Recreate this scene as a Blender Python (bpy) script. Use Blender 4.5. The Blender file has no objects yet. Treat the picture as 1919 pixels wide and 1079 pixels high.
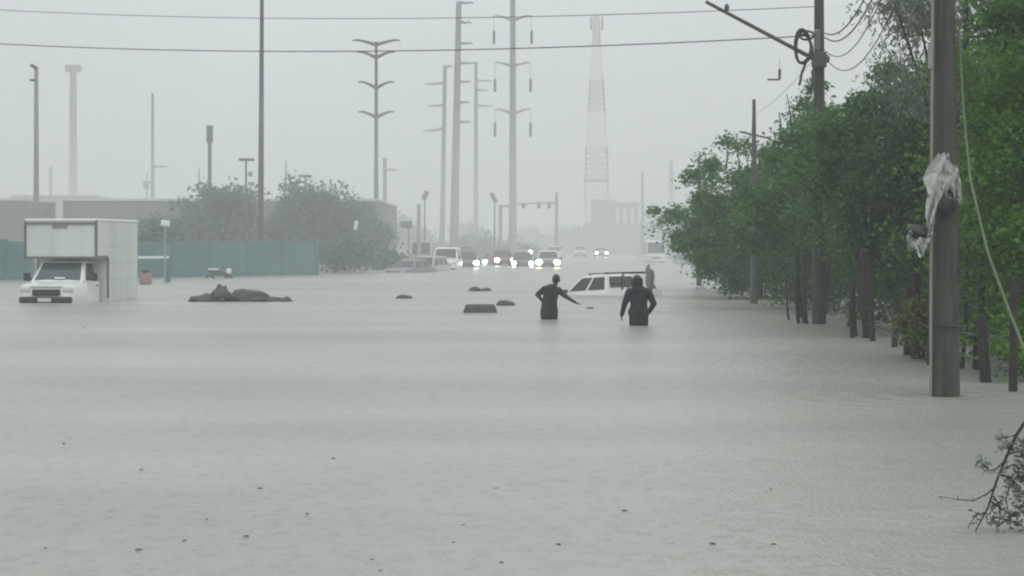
import bpy, bmesh, math, random
import numpy as np
from mathutils import Vector, Matrix, noise
R = math.radians
scene = bpy.context.scene
col = scene.collection

# ------------------------------------------------------------------ camera
F, CX, HY, HC = 3600.0, 959.5, 455.0, 1.9      # focal length in photo pixels, image centre, horizon row, eye height
cam_d = bpy.data.cameras.new('camera'); cam = bpy.data.objects.new('camera', cam_d); col.objects.link(cam)
cam.location = (0, 0, HC); cam.rotation_euler = (R(90), 0, 0)
cam_d.sensor_width = 36; cam_d.lens = F/1919*36; cam_d.shift_y = -(539.5-HY)/1919
cam_d.clip_start = 0.1; cam_d.clip_end = 5000
scene.camera = cam

# ------------------------------------------------------------------ world, sun, exposure
SUN_EL, SUN_AZ = 52, 150
w = bpy.data.worlds.new('World'); scene.world = w; w.use_nodes = True
nt = w.node_tree; N = nt.nodes; L = nt.links
for n in list(N): N.remove(n)
out = N.new('ShaderNodeOutputWorld'); bg = N.new('ShaderNodeBackground'); bg.inputs['Strength'].default_value = 0.1
sky = N.new('ShaderNodeTexSky'); sky.sky_type = 'NISHITA'; sky.sun_disc = False
sky.sun_elevation = R(SUN_EL); sky.sun_rotation = R(SUN_AZ); sky.air_density = 1.5; sky.dust_density = 4
hs = N.new('ShaderNodeHueSaturation'); hs.inputs['Saturation'].default_value = 0.15
L.new(sky.outputs[0], hs.inputs['Color'])
tc = N.new('ShaderNodeTexCoord'); sep = N.new('ShaderNodeSeparateXYZ'); L.new(tc.outputs['Generated'], sep.inputs[0])
ramp = N.new('ShaderNodeMapRange'); ramp.inputs['From Min'].default_value = 0; ramp.inputs['From Max'].default_value = 1
ramp.inputs['To Min'].default_value = 7.75; ramp.inputs['To Max'].default_value = 12.9; L.new(sep.outputs['Z'], ramp.inputs['Value'])
mp = N.new('ShaderNodeMapping'); mp.inputs['Scale'].default_value = (2.2, 2.2, 5.0); L.new(tc.outputs['Generated'], mp.inputs[0])
nz = N.new('ShaderNodeTexNoise'); nz.inputs['Scale'].default_value = 2.0; nz.inputs['Detail'].default_value = 5; L.new(mp.outputs[0], nz.inputs['Vector'])
nr = N.new('ShaderNodeMapRange'); nr.inputs['From Min'].default_value = .3; nr.inputs['From Max'].default_value = .7
nr.inputs['To Min'].default_value = .9; nr.inputs['To Max'].default_value = 1.08; L.new(nz.outputs[0], nr.inputs['Value'])
mul = N.new('ShaderNodeMath'); mul.operation = 'MULTIPLY'; L.new(ramp.outputs[0], mul.inputs[0]); L.new(nr.outputs[0], mul.inputs[1])
tint = N.new('ShaderNodeMix'); tint.data_type = 'RGBA'; tint.blend_type = 'MULTIPLY'; tint.inputs[0].default_value = 1
L.new(mul.outputs[0], tint.inputs[6]); tint.inputs[7].default_value = (.928, .987, 1.0, 1)
mx = N.new('ShaderNodeMix'); mx.data_type = 'RGBA'; mx.inputs[0].default_value = .88
L.new(hs.outputs[0], mx.inputs[6]); L.new(tint.outputs[2], mx.inputs[7])
L.new(mx.outputs[2], bg.inputs['Color']); L.new(bg.outputs[0], out.inputs['Surface'])

sd = bpy.data.lights.new('sun', 'SUN'); sd.energy = 0.6; sd.angle = R(40); sd.color = (1, .98, .95)
so = bpy.data.objects.new('sun', sd); col.objects.link(so)
_d = Vector((math.sin(R(SUN_AZ))*math.cos(R(SUN_EL)), math.cos(R(SUN_AZ))*math.cos(R(SUN_EL)), math.sin(R(SUN_EL))))
so.rotation_euler = _d.to_track_quat('Z', 'Y').to_euler(); so.location = (0, -10, 60)

vs = scene.view_settings; vs.view_transform = 'Standard'; vs.look = 'None'; vs.exposure = 0.0; vs.gamma = 1; vs.use_curve_mapping = False
cy = scene.cycles
cy.use_denoising = True; cy.max_bounces = 8; cy.diffuse_bounces = 3; cy.glossy_bounces = 3; cy.transparent_max_bounces = 8
cy.volume_bounces = 3; cy.transmission_bounces = 3; cy.caustics_reflective = False; cy.caustics_refractive = False
cy.sample_clamp_indirect = 12; cy.filter_width = 2.1

# ------------------------------------------------------------------ helpers
def at(px, py, Y):
    """world point at depth Y that the photo shows at pixel (px, py)"""
    return Vector(((px-CX)*Y/F, Y, HC-(py-HY)*Y/F))
def gx(px, Y): return (px-CX)*Y/F

MATS = {}
def mat(name, c, rough=.6, metal=0., var=.18, scale=3., c2=None, bump=0., spec=.5, coat=0., stretch=None, emit=0., detail=6):
    if name in MATS: return MATS[name]
    m = bpy.data.materials.new(name); m.use_nodes = True; t = m.node_tree; b = t.nodes['Principled BSDF']
    b.inputs['Roughness'].default_value = rough; b.inputs['Metallic'].default_value = metal
    b.inputs['Specular IOR Level'].default_value = spec; b.inputs['Coat Weight'].default_value = coat
    g = t.nodes.new('ShaderNodeTexCoord'); p = t.nodes.new('ShaderNodeMapping'); t.links.new(g.outputs['Object'], p.inputs[0])
    if stretch: p.inputs['Scale'].default_value = stretch
    n = t.nodes.new('ShaderNodeTexNoise'); n.inputs['Scale'].default_value = scale; n.inputs['Detail'].default_value = detail
    t.links.new(p.outputs[0], n.inputs['Vector'])
    r = t.nodes.new('ShaderNodeValToRGB'); r.color_ramp.elements[0].position = .3; r.color_ramp.elements[1].position = .7
    c2 = c2 or tuple(min(1, x*(1+var)) for x in c); c1 = c if c2 != c else c
    r.color_ramp.elements[0].color = (*[x*(1-var) for x in c1], 1); r.color_ramp.elements[1].color = (*c2, 1)
    t.links.new(n.outputs[0], r.inputs[0]); t.links.new(r.outputs[0], b.inputs['Base Color'])
    if bump:
        bn = t.nodes.new('ShaderNodeBump'); bn.inputs['Strength'].default_value = bump; bn.inputs['Distance'].default_value = .03
        n2 = t.nodes.new('ShaderNodeTexNoise'); n2.inputs['Scale'].default_value = scale*4; n2.inputs['Detail'].default_value = 4
        t.links.new(p.outputs[0], n2.inputs['Vector']); t.links.new(n2.outputs[0], bn.inputs['Height']); t.links.new(bn.outputs[0], b.inputs['Normal'])
    if emit:
        b.inputs['Emission Color'].default_value = (*c, 1); b.inputs['Emission Strength'].default_value = emit
    MATS[name] = m; return m

def leaf_mat(name, ca, cb, trans=.3, rough=.45):
    if name in MATS: return MATS[name]
    m = bpy.data.materials.new(name); m.use_nodes = True; t = m.node_tree; b = t.nodes['Principled BSDF']; o = t.nodes['Material Output']
    g = t.nodes.new('ShaderNodeNewGeometry'); r = t.nodes.new('ShaderNodeValToRGB')
    r.color_ramp.elements[0].color = (*ca, 1); r.color_ramp.elements[1].color = (*cb, 1)
    gc = t.nodes.new('ShaderNodeTexCoord'); gn = t.nodes.new('ShaderNodeTexNoise'); gn.inputs['Scale'].default_value = 1.3; gn.inputs['Detail'].default_value = 3
    t.links.new(gc.outputs['Object'], gn.inputs['Vector'])
    m1 = t.nodes.new('ShaderNodeMath'); m1.operation = 'MULTIPLY_ADD'; t.links.new(gn.outputs[0], m1.inputs[0]); m1.inputs[1].default_value = 2.2; m1.inputs[2].default_value = -.8
    m2 = t.nodes.new('ShaderNodeMath'); m2.operation = 'MULTIPLY_ADD'; t.links.new(g.outputs['Random Per Island'], m2.inputs[0]); m2.inputs[1].default_value = .4; t.links.new(m1.outputs[0], m2.inputs[2])
    t.links.new(m2.outputs[0], r.inputs[0]); t.links.new(r.outputs[0], b.inputs['Base Color'])
    b.inputs['Roughness'].default_value = rough; b.inputs['Specular IOR Level'].default_value = .22
    tr = t.nodes.new('ShaderNodeBsdfTranslucent'); t.links.new(r.outputs[0], tr.inputs['Color'])
    ms = t.nodes.new('ShaderNodeMixShader'); ms.inputs[0].default_value = trans
    t.links.new(b.outputs[0], ms.inputs[1]); t.links.new(tr.outputs[0], ms.inputs[2]); t.links.new(ms.outputs[0], o.inputs['Surface'])
    MATS[name] = m; return m

class MB:
    def __init__(s): s.v = []; s.f = []; s.mi = []
    def add(s, vs, fs, mi=0):
        k = len(s.v); s.v += [tuple(p) for p in vs]; s.f += [tuple(i+k for i in f) for f in fs]; s.mi += [mi]*len(fs); return s
    def box(s, c, d, rot=None, mi=0, taper=1.0):
        vs = []
        for z in (-.5, .5):
            q = taper if z > 0 else 1
            for x, y in ((-.5,-.5),(.5,-.5),(.5,.5),(-.5,.5)): vs.append(Vector((x*d[0]*q, y*d[1]*q, z*d[2])))
        if rot is not None: vs = [rot @ p for p in vs]
        vs = [p+Vector(c) for p in vs]
        return s.add(vs, [(3,2,1,0),(4,5,6,7),(0,1,5,4),(1,2,6,5),(2,3,7,6),(3,0,4,7)], mi)
    def bbox(s, c, d, b=.03, mi=0):
        """box with chamfered edges"""
        bm = bmesh.new(); bmesh.ops.create_cube(bm, size=1)
        for v in bm.verts: v.co = Vector((v.co.x*d[0], v.co.y*d[1], v.co.z*d[2]))
        bmesh.ops.bevel(bm, geom=bm.edges[:], offset=min(b, min(d)*.45), segments=2, profile=.5, affect='EDGES')
        bm.verts.index_update()
        s.add([v.co+Vector(c) for v in bm.verts], [[v.index for v in f.verts] for f in bm.faces], mi); bm.free(); return s
    def tube(s, pts, rad, n=8, mi=0, cap=True):
        pts = [Vector(p) for p in pts]; m = len(pts)
        if not hasattr(rad, '__len__'): rad = [rad]*m
        t0 = (pts[1]-pts[0]).normalized(); u = t0.orthogonal().normalized(); vs = []; fs = []
        for i, p in enumerate(pts):
            t = (pts[min(i+1, m-1)]-pts[max(i-1, 0)]).normalized()
            u = (u-t*u.dot(t)); u = u.normalized() if u.length > 1e-6 else t.orthogonal().normalized(); v = t.cross(u)
            for k in range(n):
                a = 2*math.pi*k/n; vs.append(p+(u*math.cos(a)+v*math.sin(a))*rad[i])
        for i in range(m-1):
            for k in range(n): fs.append((i*n+k, i*n+(k+1)%n, (i+1)*n+(k+1)%n, (i+1)*n+k))
        if cap: fs.append(tuple(range(n-1, -1, -1))); fs.append(tuple((m-1)*n+k for k in range(n)))
        return s.add(vs, fs, mi)
    def prism(s, prof, axis, a, b, mi=0):
        """closed 2-D profile pushed along an axis (0: profile is y,z)"""
        def P(p, t): return {0:(t,p[0],p[1]),1:(p[0],t,p[1]),2:(p[0],p[1],t)}[axis]
        n = len(prof); vs = [P(p, a) for p in prof]+[P(p, b) for p in prof]
        return s.add(vs, [tuple(range(n-1,-1,-1)), tuple(range(n, 2*n))]+[(i,(i+1)%n,n+(i+1)%n,n+i) for i in range(n)], mi)
    def loft(s, rings, mi=0, cap=True):
        n = len(rings[0]); vs = [p for r in rings for p in r]; fs = []
        for i in range(len(rings)-1):
            for k in range(n): fs.append((i*n+k, i*n+(k+1)%n, (i+1)*n+(k+1)%n, (i+1)*n+k))
        if cap: fs.append(tuple(range(n-1,-1,-1))); fs.append(tuple((len(rings)-1)*n+k for k in range(n)))
        return s.add(vs, fs, mi)
    def ball(s, c, r, nu=12, nv=8, mi=0, jit=0., seed=0):
        r = Vector(r) if hasattr(r, '__len__') else Vector((r, r, r)); vs = []; fs = []; c = Vector(c); off = Vector((seed*7.3, seed*3.1, seed*1.7))
        def P(a, b):
            d = Vector((math.cos(a)*math.sin(b), math.sin(a)*math.sin(b), math.cos(b)))
            k = 1+jit*(noise.noise(d*1.7+off)+.5*noise.noise(d*4+off)) if jit else 1
            return c+Vector((d.x*r.x*k, d.y*r.y*k, d.z*r.z*k))
        vs.append(P(0, 0))
        for j in range(1, nv):
            for i in range(nu): vs.append(P(2*math.pi*i/nu, math.pi*j/nv))
        vs.append(P(0, math.pi))
        for i in range(nu): fs.append((0, 1+i, 1+(i+1)%nu))
        for j in range(nv-2):
            for i in range(nu): a = 1+j*nu; fs.append((a+i, a+nu+i, a+nu+(i+1)%nu, a+(i+1)%nu))
        a = 1+(nv-2)*nu
        for i in range(nu): fs.append((a+i, len(vs)-1, a+(i+1)%nu))
        return s.add(vs, fs, mi)
    def panel(s, q, u0, u1, v0, v1, off=.006, th=.012, mi=0):
        """thin pane lying on the quad q (four corners), inset by u, v, proud by off"""
        q = [Vector(p) for p in q]
        def B(u, v): return (q[0]*(1-u)+q[1]*u)*(1-v)+(q[3]*(1-u)+q[2]*u)*v
        n = (q[1]-q[0]).cross(q[3]-q[0]).normalized(); c = [B(u0,v0),B(u1,v0),B(u1,v1),B(u0,v1)]
        vs = [p+n*off for p in c]+[p-n*th for p in c]
        return s.add(vs, [(0,1,2,3),(7,6,5,4),(0,4,5,1),(1,5,6,2),(2,6,7,3),(3,7,4,0)], mi)
    def build(s, name, m, parent=None, smooth=False, loc=None):
        me = bpy.data.meshes.new(name); me.from_pydata(s.v, [], s.f)
        ms = m if isinstance(m, (list, tuple)) else [m]
        for x in ms: me.materials.append(x)
        if len(ms) > 1: me.polygons.foreach_set('material_index', s.mi)
        bm = bmesh.new(); bm.from_mesh(me); bmesh.ops.recalc_face_normals(bm, faces=bm.faces); bm.to_mesh(me); bm.free()
        if smooth:
            me.shade_smooth()
            try: me.set_sharp_from_angle(angle=R(38))
            except Exception: pass
        o = bpy.data.objects.new(name, me); col.objects.link(o)
        if parent: o.parent = parent
        if loc is not None: o.location = loc
        return o

def tag(o, label, cat, group=None, kind=None):
    if label: o['label'] = label
    if cat: o['category'] = cat
    if group: o['group'] = group
    if kind: o['kind'] = kind
    return o
def thing(name, label, cat, loc=(0,0,0), rz=0., group=None):
    o = bpy.data.objects.new(name, None); col.objects.link(o); o.location = loc; o.rotation_euler = (0,0,rz); o.empty_display_size = .2
    return tag(o, label, cat, group)
def copy_tree(o, parent=None):
    c = o.copy(); col.objects.link(c)
    if parent: c.parent = parent
    for ch in o.children: copy_tree(ch, c)
    return c

# ------------------------------------------------------------------ ground, water, haze
def smooth(a, b, x):
    t = np.clip((x-a)/(b-a), 0, 1); return t*t*(3-2*t)
gm = mat('wet_earth', (.16,.15,.13), .7, var=.3, scale=.15, bump=.3)
xs = np.linspace(-440, 440, 89); ys = np.linspace(-25, 880, 92)
X, Y = np.meshgrid(xs, ys)
Z = -0.8+1.0*np.maximum(np.maximum(smooth(9.5, 16, X), smooth(38, 60, -X)), smooth(420, 470, Y))
Z += .12*np.sin(X*.13+Y*.07)*(Z > -.5)
nx, ny = len(xs), len(ys)
g = MB(); g.v = list(map(tuple, np.stack([X, Y, Z], -1).reshape(-1, 3)))
g.f = [(j*nx+i, j*nx+i+1, (j+1)*nx+i+1, (j+1)*nx+i) for j in range(ny-1) for i in range(nx-1)]; g.mi = [0]*len(g.f)
tag(g.build('ground', gm, smooth=True), None, None, kind='structure')

# flood water: real low waves close by, finer ripples in the material
wm = bpy.data.materials.new('flood_water'); wm.use_nodes = True; t = wm.node_tree; b = t.nodes['Principled BSDF']
b.inputs['Roughness'].default_value = .30; b.inputs['IOR'].default_value = 1.33
geo = t.nodes.new('ShaderNodeNewGeometry')
def wnoise(scale, sx=1., sy=1., det=3):
    p = t.nodes.new('ShaderNodeMapping'); p.inputs['Scale'].default_value = (sx, sy, 1); t.links.new(geo.outputs['Position'], p.inputs[0])
    n = t.nodes.new('ShaderNodeTexNoise'); n.inputs['Scale'].default_value = scale; n.inputs['Detail'].default_value = det
    t.links.new(p.outputs[0], n.inputs['Vector']); return n.outputs[0]
silt = t.nodes.new('ShaderNodeValToRGB'); silt.color_ramp.elements[0].position = .3; silt.color_ramp.elements[1].position = .72
silt.color_ramp.elements[0].color = (.25,.26,.235,1); silt.color_ramp.elements[1].color = (.385,.388,.355,1)
t.links.new(wnoise(.22, .35, 1, 5), silt.inputs[0]); t.links.new(silt.outputs[0], b.inputs['Base Color'])
def madd(a, k, c=None):
    m_ = t.nodes.new('ShaderNodeMath'); m_.operation = 'MULTIPLY_ADD'; t.links.new(a, m_.inputs[0]); m_.inputs[1].default_value = k
    if c is None: m_.inputs[2].default_value = 0
    else: t.links.new(c, m_.inputs[2])
    return m_.outputs[0]
h = madd(wnoise(.9, .85, 1.0), .018); h = madd(wnoise(2.4, .9, 1.0), .026, h); h = madd(wnoise(6.5, .9, 1.0), .019, h)
for vs_, am in ((2.6, .010), (4.1, .007)):      # rings where raindrops strike
    vo = t.nodes.new('ShaderNodeTexVoronoi'); vo.inputs['Scale'].default_value = vs_; t.links.new(geo.outputs['Position'], vo.inputs['Vector']); vo.voronoi_dimensions = '2D'
    s1 = t.nodes.new('ShaderNodeMath'); s1.operation = 'SINE'; t.links.new(madd(vo.outputs['Distance'], 38.), s1.inputs[0])
    e1 = t.nodes.new('ShaderNodeMath'); e1.operation = 'POWER'; e1.inputs[0].default_value = .0015; t.links.new(vo.outputs['Distance'], e1.inputs[1])
    q1 = t.nodes.new('ShaderNodeMath'); q1.operation = 'MULTIPLY'; t.links.new(s1.outputs[0], q1.inputs[0]); t.links.new(e1.outputs[0], q1.inputs[1]); h = madd(q1.outputs[0], am, h); h = madd(wnoise(19, 1, 1, 2), .004, h)
for (rx, ry) in (((1030-CX)*47.8/F, 47.8), ((1197-CX)*44.1/F, 44.1), ((1771-CX)*23.9/F, 23.9), ((1535-CX)*45/F, 45.)):   # rings round what stands in the water
    dn = t.nodes.new('ShaderNodeVectorMath'); dn.operation = 'DISTANCE'; t.links.new(geo.outputs['Position'], dn.inputs[0]); dn.inputs[1].default_value = (rx, ry, 0)
    sn = t.nodes.new('ShaderNodeMath'); sn.operation = 'SINE'; t.links.new(madd(dn.outputs['Value'], 13.), sn.inputs[0])
    ex = t.nodes.new('ShaderNodeMath'); ex.operation = 'POWER'; ex.inputs[0].default_value = .42; t.links.new(dn.outputs['Value'], ex.inputs[1])
    pm = t.nodes.new('ShaderNodeMath'); pm.operation = 'MULTIPLY'; t.links.new(sn.outputs[0], pm.inputs[0]); t.links.new(ex.outputs[0], pm.inputs[1]); h = madd(pm.outputs[0], .022, h)
bp = t.nodes.new('ShaderNodeBump'); bp.inputs['Strength'].default_value = .8; bp.inputs['Distance'].default_value = 1.0
t.links.new(h, bp.inputs['Height']); t.links.new(bp.outputs[0], b.inputs['Normal'])
g = MB(); rows = [-24, 0, 6]
yv = 9.
while yv < 160: rows.append(yv); yv *= 1.012
rows += [170, 190, 220, 260, 320, 400, 480]
cols = [-430, -150, -60]+list(np.linspace(-34, 14, 130))+[20, 40, 150, 430]
X, Y = np.meshgrid(np.array(cols), np.array(rows))
A = np.exp(-((Y-14)/26.)**2)*(Y > 8)
rng = np.random.default_rng(5); Z = np.zeros_like(X)
for k in range(16):
    lam = rng.uniform(1.2, 5.0); a = rng.uniform(0, 3.14); ph = rng.uniform(0, 6.28)
    Z += .0009*lam**.6*np.sin(2*math.pi/lam*(X*math.cos(a)+Y*math.sin(a))+ph+.6*np.sin(X*.21+k))
Z *= A; nx, ny = len(cols), len(rows)
g.v = list(map(tuple, np.stack([X, Y, Z], -1).reshape(-1, 3)))
g.f = [(j*nx+i, j*nx+i+1, (j+1)*nx+i+1, (j+1)*nx+i) for j in range(ny-1) for i in range(nx-1)]; g.mi = [0]*len(g.f)
tag(g.build('flood_water', wm, smooth=True), None, None, kind='structure')
bpy.data.objects['flood_water'].data.polygons.foreach_set('use_smooth', [True]*len(g.f))

hm = bpy.data.materials.new('rain_haze'); hm.use_nodes = True; t = hm.node_tree
for n in list(t.nodes): t.nodes.remove(n)
o_ = t.nodes.new('ShaderNodeOutputMaterial'); v_ = t.nodes.new('ShaderNodeVolumePrincipled')
v_.inputs['Density'].default_value = .0019; v_.inputs['Color'].default_value = (.965,.985,.985,1); v_.inputs['Anisotropy'].default_value = .2
v_.inputs['Density Attribute'].default_value = ''; v_.inputs['Color Attribute'].default_value = ''; v_.inputs['Temperature Attribute'].default_value = ''
t.links.new(v_.outputs[0], o_.inputs['Volume'])
tag(MB().box((0, 432, 32), (920, 964, 70)).build('haze', hm), None, None, kind='stuff')
mm = hm.copy(); mm.name = 'ground_mist'; [n for n in mm.node_tree.nodes if n.type == 'PRINCIPLED_VOLUME'][0].inputs['Density'].default_value = .0030
tag(MB().box((0, 285, 4.7), (300, 420, 11.4)).build('spray_mist', mm), None, None, kind='stuff')

# ------------------------------------------------------------------ shared materials
M = dict(
 concrete=mat('pole_concrete', (.050,.056,.047), .8, var=.45, scale=2.6, bump=.9, stretch=(4,4,.35)),
 conduit=mat('pale_conduit', (.24,.245,.215), .5, var=.12),
 steel=mat('galvanised_steel', (.28,.29,.295), .5, var=.15, scale=1),
 darksteel=mat('dark_steel', (.07,.075,.08), .5, var=.2, scale=2),
 black=mat('black_cable', (.025,.027,.03), .5, var=.2),
 rubber=mat('rubber', (.02,.02,.022), .8),
 white=mat('white_paint', (.74,.76,.75), .3, var=.06, scale=1.3, coat=.3),
 offwhite=mat('white_panel', (.62,.65,.63), .45, var=.07, scale=.9, stretch=(1,1,.4)),
 silver=mat('silver_paint', (.38,.40,.41), .35, metal=.3, var=.08, coat=.3),
 greyp=mat('grey_paint', (.14,.15,.16), .35, var=.1, coat=.3),
 darkp=mat('dark_paint', (.03,.036,.042), .3, var=.1, coat=.4),
 redp=mat('red_paint', (.19,.04,.035), .35, var=.1, coat=.3),
 tanp=mat('bronze_paint', (.16,.13,.09), .35, var=.1, coat=.3),
 glass=mat('dark_glass', (.018,.024,.026), .12, var=.1, spec=.6),
 trim=mat('black_trim', (.025,.026,.028), .55),
 lamp=mat('lamp_lens', (.55,.57,.57), .15, var=.05),
 headlight=mat('lit_headlight', (1.0,.97,.90), .3, var=0, c2=(1.0,.97,.90), emit=32.),
 warm=mat('lit_warm_headlight', (1.0,.86,.58), .3, var=0, c2=(1.0,.86,.58), emit=30.),
 tail=mat('red_lens', (.35,.02,.02), .2),
 chrome=mat('chrome', (.5,.51,.52), .2, metal=.8),
 soil=mat('wet_soil', (.050,.052,.050), .6, var=.4, scale=5, bump=.8),
 stone=mat('wet_stone', (.06,.063,.062), .55, var=.35, scale=6, bump=.6),
 bark=mat('wet_bark', (.032,.030,.025), .8, var=.4, scale=4, bump=.8, stretch=(4,4,.6)),
 wood=mat('weathered_post', (.026,.025,.021), .8, var=.4, scale=5, bump=.6, stretch=(4,4,.5)),
 plastic=mat('torn_plastic', (.42,.44,.40), .35, var=.2, scale=4, bump=.5),
 blackbag=mat('black_plastic', (.015,.016,.017), .3),
 teal=mat('teal_wall', (.072,.165,.172), .7, var=.2, scale=.6),
 tealpost=mat('teal_post', (.066,.152,.158), .7, var=.2),
 shed=mat('grey_cladding', (.105,.11,.115), .6, var=.12, scale=.3, stretch=(1,1,.2)),
 shedroof=mat('pale_fascia', (.5,.52,.52), .5, var=.08),
 plaster=mat('pale_plaster', (.42,.43,.40), .8, var=.12, scale=.4),
 embank=mat('pale_wall', (.32,.34,.31), .8, var=.15, scale=.2),
 mast_red=mat('mast_dark_bands', (.26,.21,.205), .6), mast_white=mat('mast_white_bands', (.7,.7,.7), .6),
)
LV = dict(
 mid=leaf_mat('leaf_mid_green', (.038,.105,.028), (.125,.270,.075)),
 deep=leaf_mat('leaf_deep_green', (.020,.064,.018), (.070,.170,.046)),
 bright=leaf_mat('leaf_bright_green', (.045,.125,.020), (.150,.310,.055)),
 pale=leaf_mat('leaf_pale_highlight', (.09,.13,.08), (.33,.39,.30), .3, .22),  # white highlights are painted into this pale leaf colour
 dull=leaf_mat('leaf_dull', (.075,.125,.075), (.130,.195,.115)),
 olive=leaf_mat('leaf_olive', (.10,.12,.035), (.19,.20,.07)),
)

# ------------------------------------------------------------------ trees and shrubs
def leaf_mesh(name, centers, mat_, size, rng, aspect=.55, droop=0., parent=None):
    n = len(centers); c = np.asarray(centers)
    d = rng.normal(size=(n, 3)); d[:, 2] = d[:, 2]*.6-droop; d /= np.linalg.norm(d, axis=1)[:, None]
    r = rng.normal(size=(n, 3)); s_ = np.cross(d, r); s_ /= np.linalg.norm(s_, axis=1)[:, None]
    nn = np.cross(d, s_)
    l = (size*rng.uniform(.6, 1.3, n))[:, None]; wd = l*aspect*.5
    fold = nn*l*.12
    v = np.stack([c-d*l*.5, c+s_*wd+fold, c+d*l*.5, c-s_*wd+fold], 1).reshape(-1, 3)
    me = bpy.data.meshes.new(name); me.vertices.add(4*n); me.vertices.foreach_set('co', v.ravel())
    me.loops.add(4*n); me.loops.foreach_set('vertex_index', np.arange(4*n)); me.polygons.add(n)
    me.polygons.foreach_set('loop_start', np.arange(n)*4); me.polygons.foreach_set('loop_total', np.full(n, 4))
    me.update(); me.materials.append(mat_)
    o = bpy.data.objects.new(name, me); col.objects.link(o)
    if parent: o.parent = parent
    return o
def crown_points(rng, c, r, ncl, nl, spread=.34, shell=.45, cut=.35):
    """clusters of leaves spread through an uneven crown; returns leaf centres and cluster centres"""
    cl = []; ph = rng.uniform(0, 6.28, 6)
    while len(cl) < ncl:
        d = rng.normal(size=3); d /= np.linalg.norm(d)
        a = math.atan2(d[1], d[0])
        k = 1+.20*math.sin(2*a+ph[0])+.15*math.sin(5*a+ph[1]+3*d[2])+.14*math.sin(6*d[2]+ph[2]+a)
        rr = k*(shell+(1-shell)*rng.uniform())**.8
        p = np.array(c)+d*np.array(r)*rr
        if p[2] < cut: continue
        cl.append(p)
    cl = np.array(cl); pts = []
    for p in cl:
        m = int(nl*rng.uniform(.5, 1.5)); sp = spread*rng.uniform(.6, 1.4)
        q = rng.normal(size=(m, 3))*np.array([sp, sp, sp*.62]); q[:, 2] -= .25*np.hypot(q[:, 0], q[:, 1])
        pts.append(p+q)
    pts = np.concatenate(pts); return pts[pts[:, 2] > .05], cl
def tree(name, label, X, Y, h, c, r, ncl, nl, size, leaf, seed, group=None, trunk=.13, droop=.3, spread=.34, aspect=.55, base=-.75, bare=0, shell=.45):
    rng = np.random.default_rng(seed)
    root = thing(name, label, 'tree', (X, Y, base), group=group)
    pts, cl = crown_points(rng, (c[0], c[1], c[2]), r, ncl, nl, spread, shell)
    off = np.array([0, 0, -base]); pts = pts+off; cl = cl+off
    leaf_mesh('crown', pts, LV[leaf], size, rng, aspect, droop, root)
    tr = MB(); top = Vector((c[0], c[1], c[2]-base+r[2]*.35)); bend = Vector((rng.normal(0, .15), rng.normal(0, .15), 0))
    path = [Vector((0,0,0)).lerp(top, k/7)+bend*math.sin(k/7*3.1)+Vector((0,0,0)) for k in range(8)]
    tr.tube(path, [trunk*(1.25-.95*k/7) for k in range(8)], 8)
    for i in rng.choice(len(cl), min(len(cl), 16), replace=False):
        e = Vector(cl[i]); k = rng.uniform(.3, .85)*7; a = path[int(k)].lerp(path[min(7, int(k)+1)], k-int(k)); mid = a.lerp(e, .5)+Vector((0,0,.15))
        r0 = trunk*(1.0-.11*k)*.55; tr.tube([a, a.lerp(mid, .6), mid, e], [r0, r0*.8, r0*.6, r0*.2], 6)
    for i in range(bare):   # bare shoots standing out of the crown
        a = rng.uniform(0, 6.28); s0 = Vector((c[0]+math.cos(a)*r[0]*.45, c[1]+math.sin(a)*r[1]*.4, c[2]-base+r[2]*.6))
        e = s0+Vector((rng.normal(0, .2), rng.normal(0, .2), rng.uniform(.7, 1.3))); tr.tube([s0, s0.lerp(e, .5)+Vector((.03,0,0)), e], [.035, .025, .01], 5)
    tr.build('trunk', M['bark'], root, True)
    return root
def shrub(label, X, Y, r, hgt, n, size, leaf, seed, group, name='shrub', base=-.7, cat='shrub'):
    rng = np.random.default_rng(seed); root = thing(name, label, cat, (X, Y, base), group=group)
    pts, cl = crown_points(rng, (0, 0, hgt*.5), (r, r, hgt*.5), max(10, n//70), 70, .24*r, .3, .08)
    leaf_mesh('foliage', pts+np.array([0,0,-base]), LV[leaf], size, rng, .55, .1, root)
    st = MB()
    for i in range(5):
        e = cl[rng.integers(len(cl))]; st.tube([(rng.normal(0,.06), rng.normal(0,.06), 0), (e[0]*.4, e[1]*.4, (e[2]-base)*.55), (e[0], e[1], e[2]-base)], [.03,.022,.008], 5)
    st.build('stem', M['bark'], root); return root

GR = 'trees along the flooded verge by the wire fence'
tree('broadleaf_tree', 'farthest verge tree, its low crown reaching out over the road beside the white minibus', 8.9, 78, 4.6, (0,0,2.45), (2.5,2.4,2.15), 95, 290, .15, 'mid', 11, GR, bare=1, spread=.25)
tree('broadleaf_tree', 'verge tree with bare twigs sticking out of its top, second from the road end', 8.4, 66, 5.6, (0,0,2.85), (2.35,2.3,2.6), 100, 280, .14, 'mid', 12, GR, bare=5, spread=.25)
tree('broadleaf_tree', 'tall dark green verge tree behind the utility pole that carries a cable coil', 8.7, 55, 6.0, (0,0,3.15), (2.3,2.3,2.9), 120, 270, .135, 'mid', 13, GR, bare=2, spread=.25)
tree('broadleaf_tree', 'deep green verge tree whose leaves hide the middle of the coil pole', 8.05, 42.4, 5.6, (0,0,3.55), (2.05,2.0,2.15), 110, 280, .125, 'mid', 14, GR, spread=.24)
tree('broadleaf_tree', 'deep green tree filling the gap under the silvery tree', 9.6, 41, 5.2, (0,0,2.9), (1.9,1.9,2.5), 150, 130, .13, 'deep', 19, GR)
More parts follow.
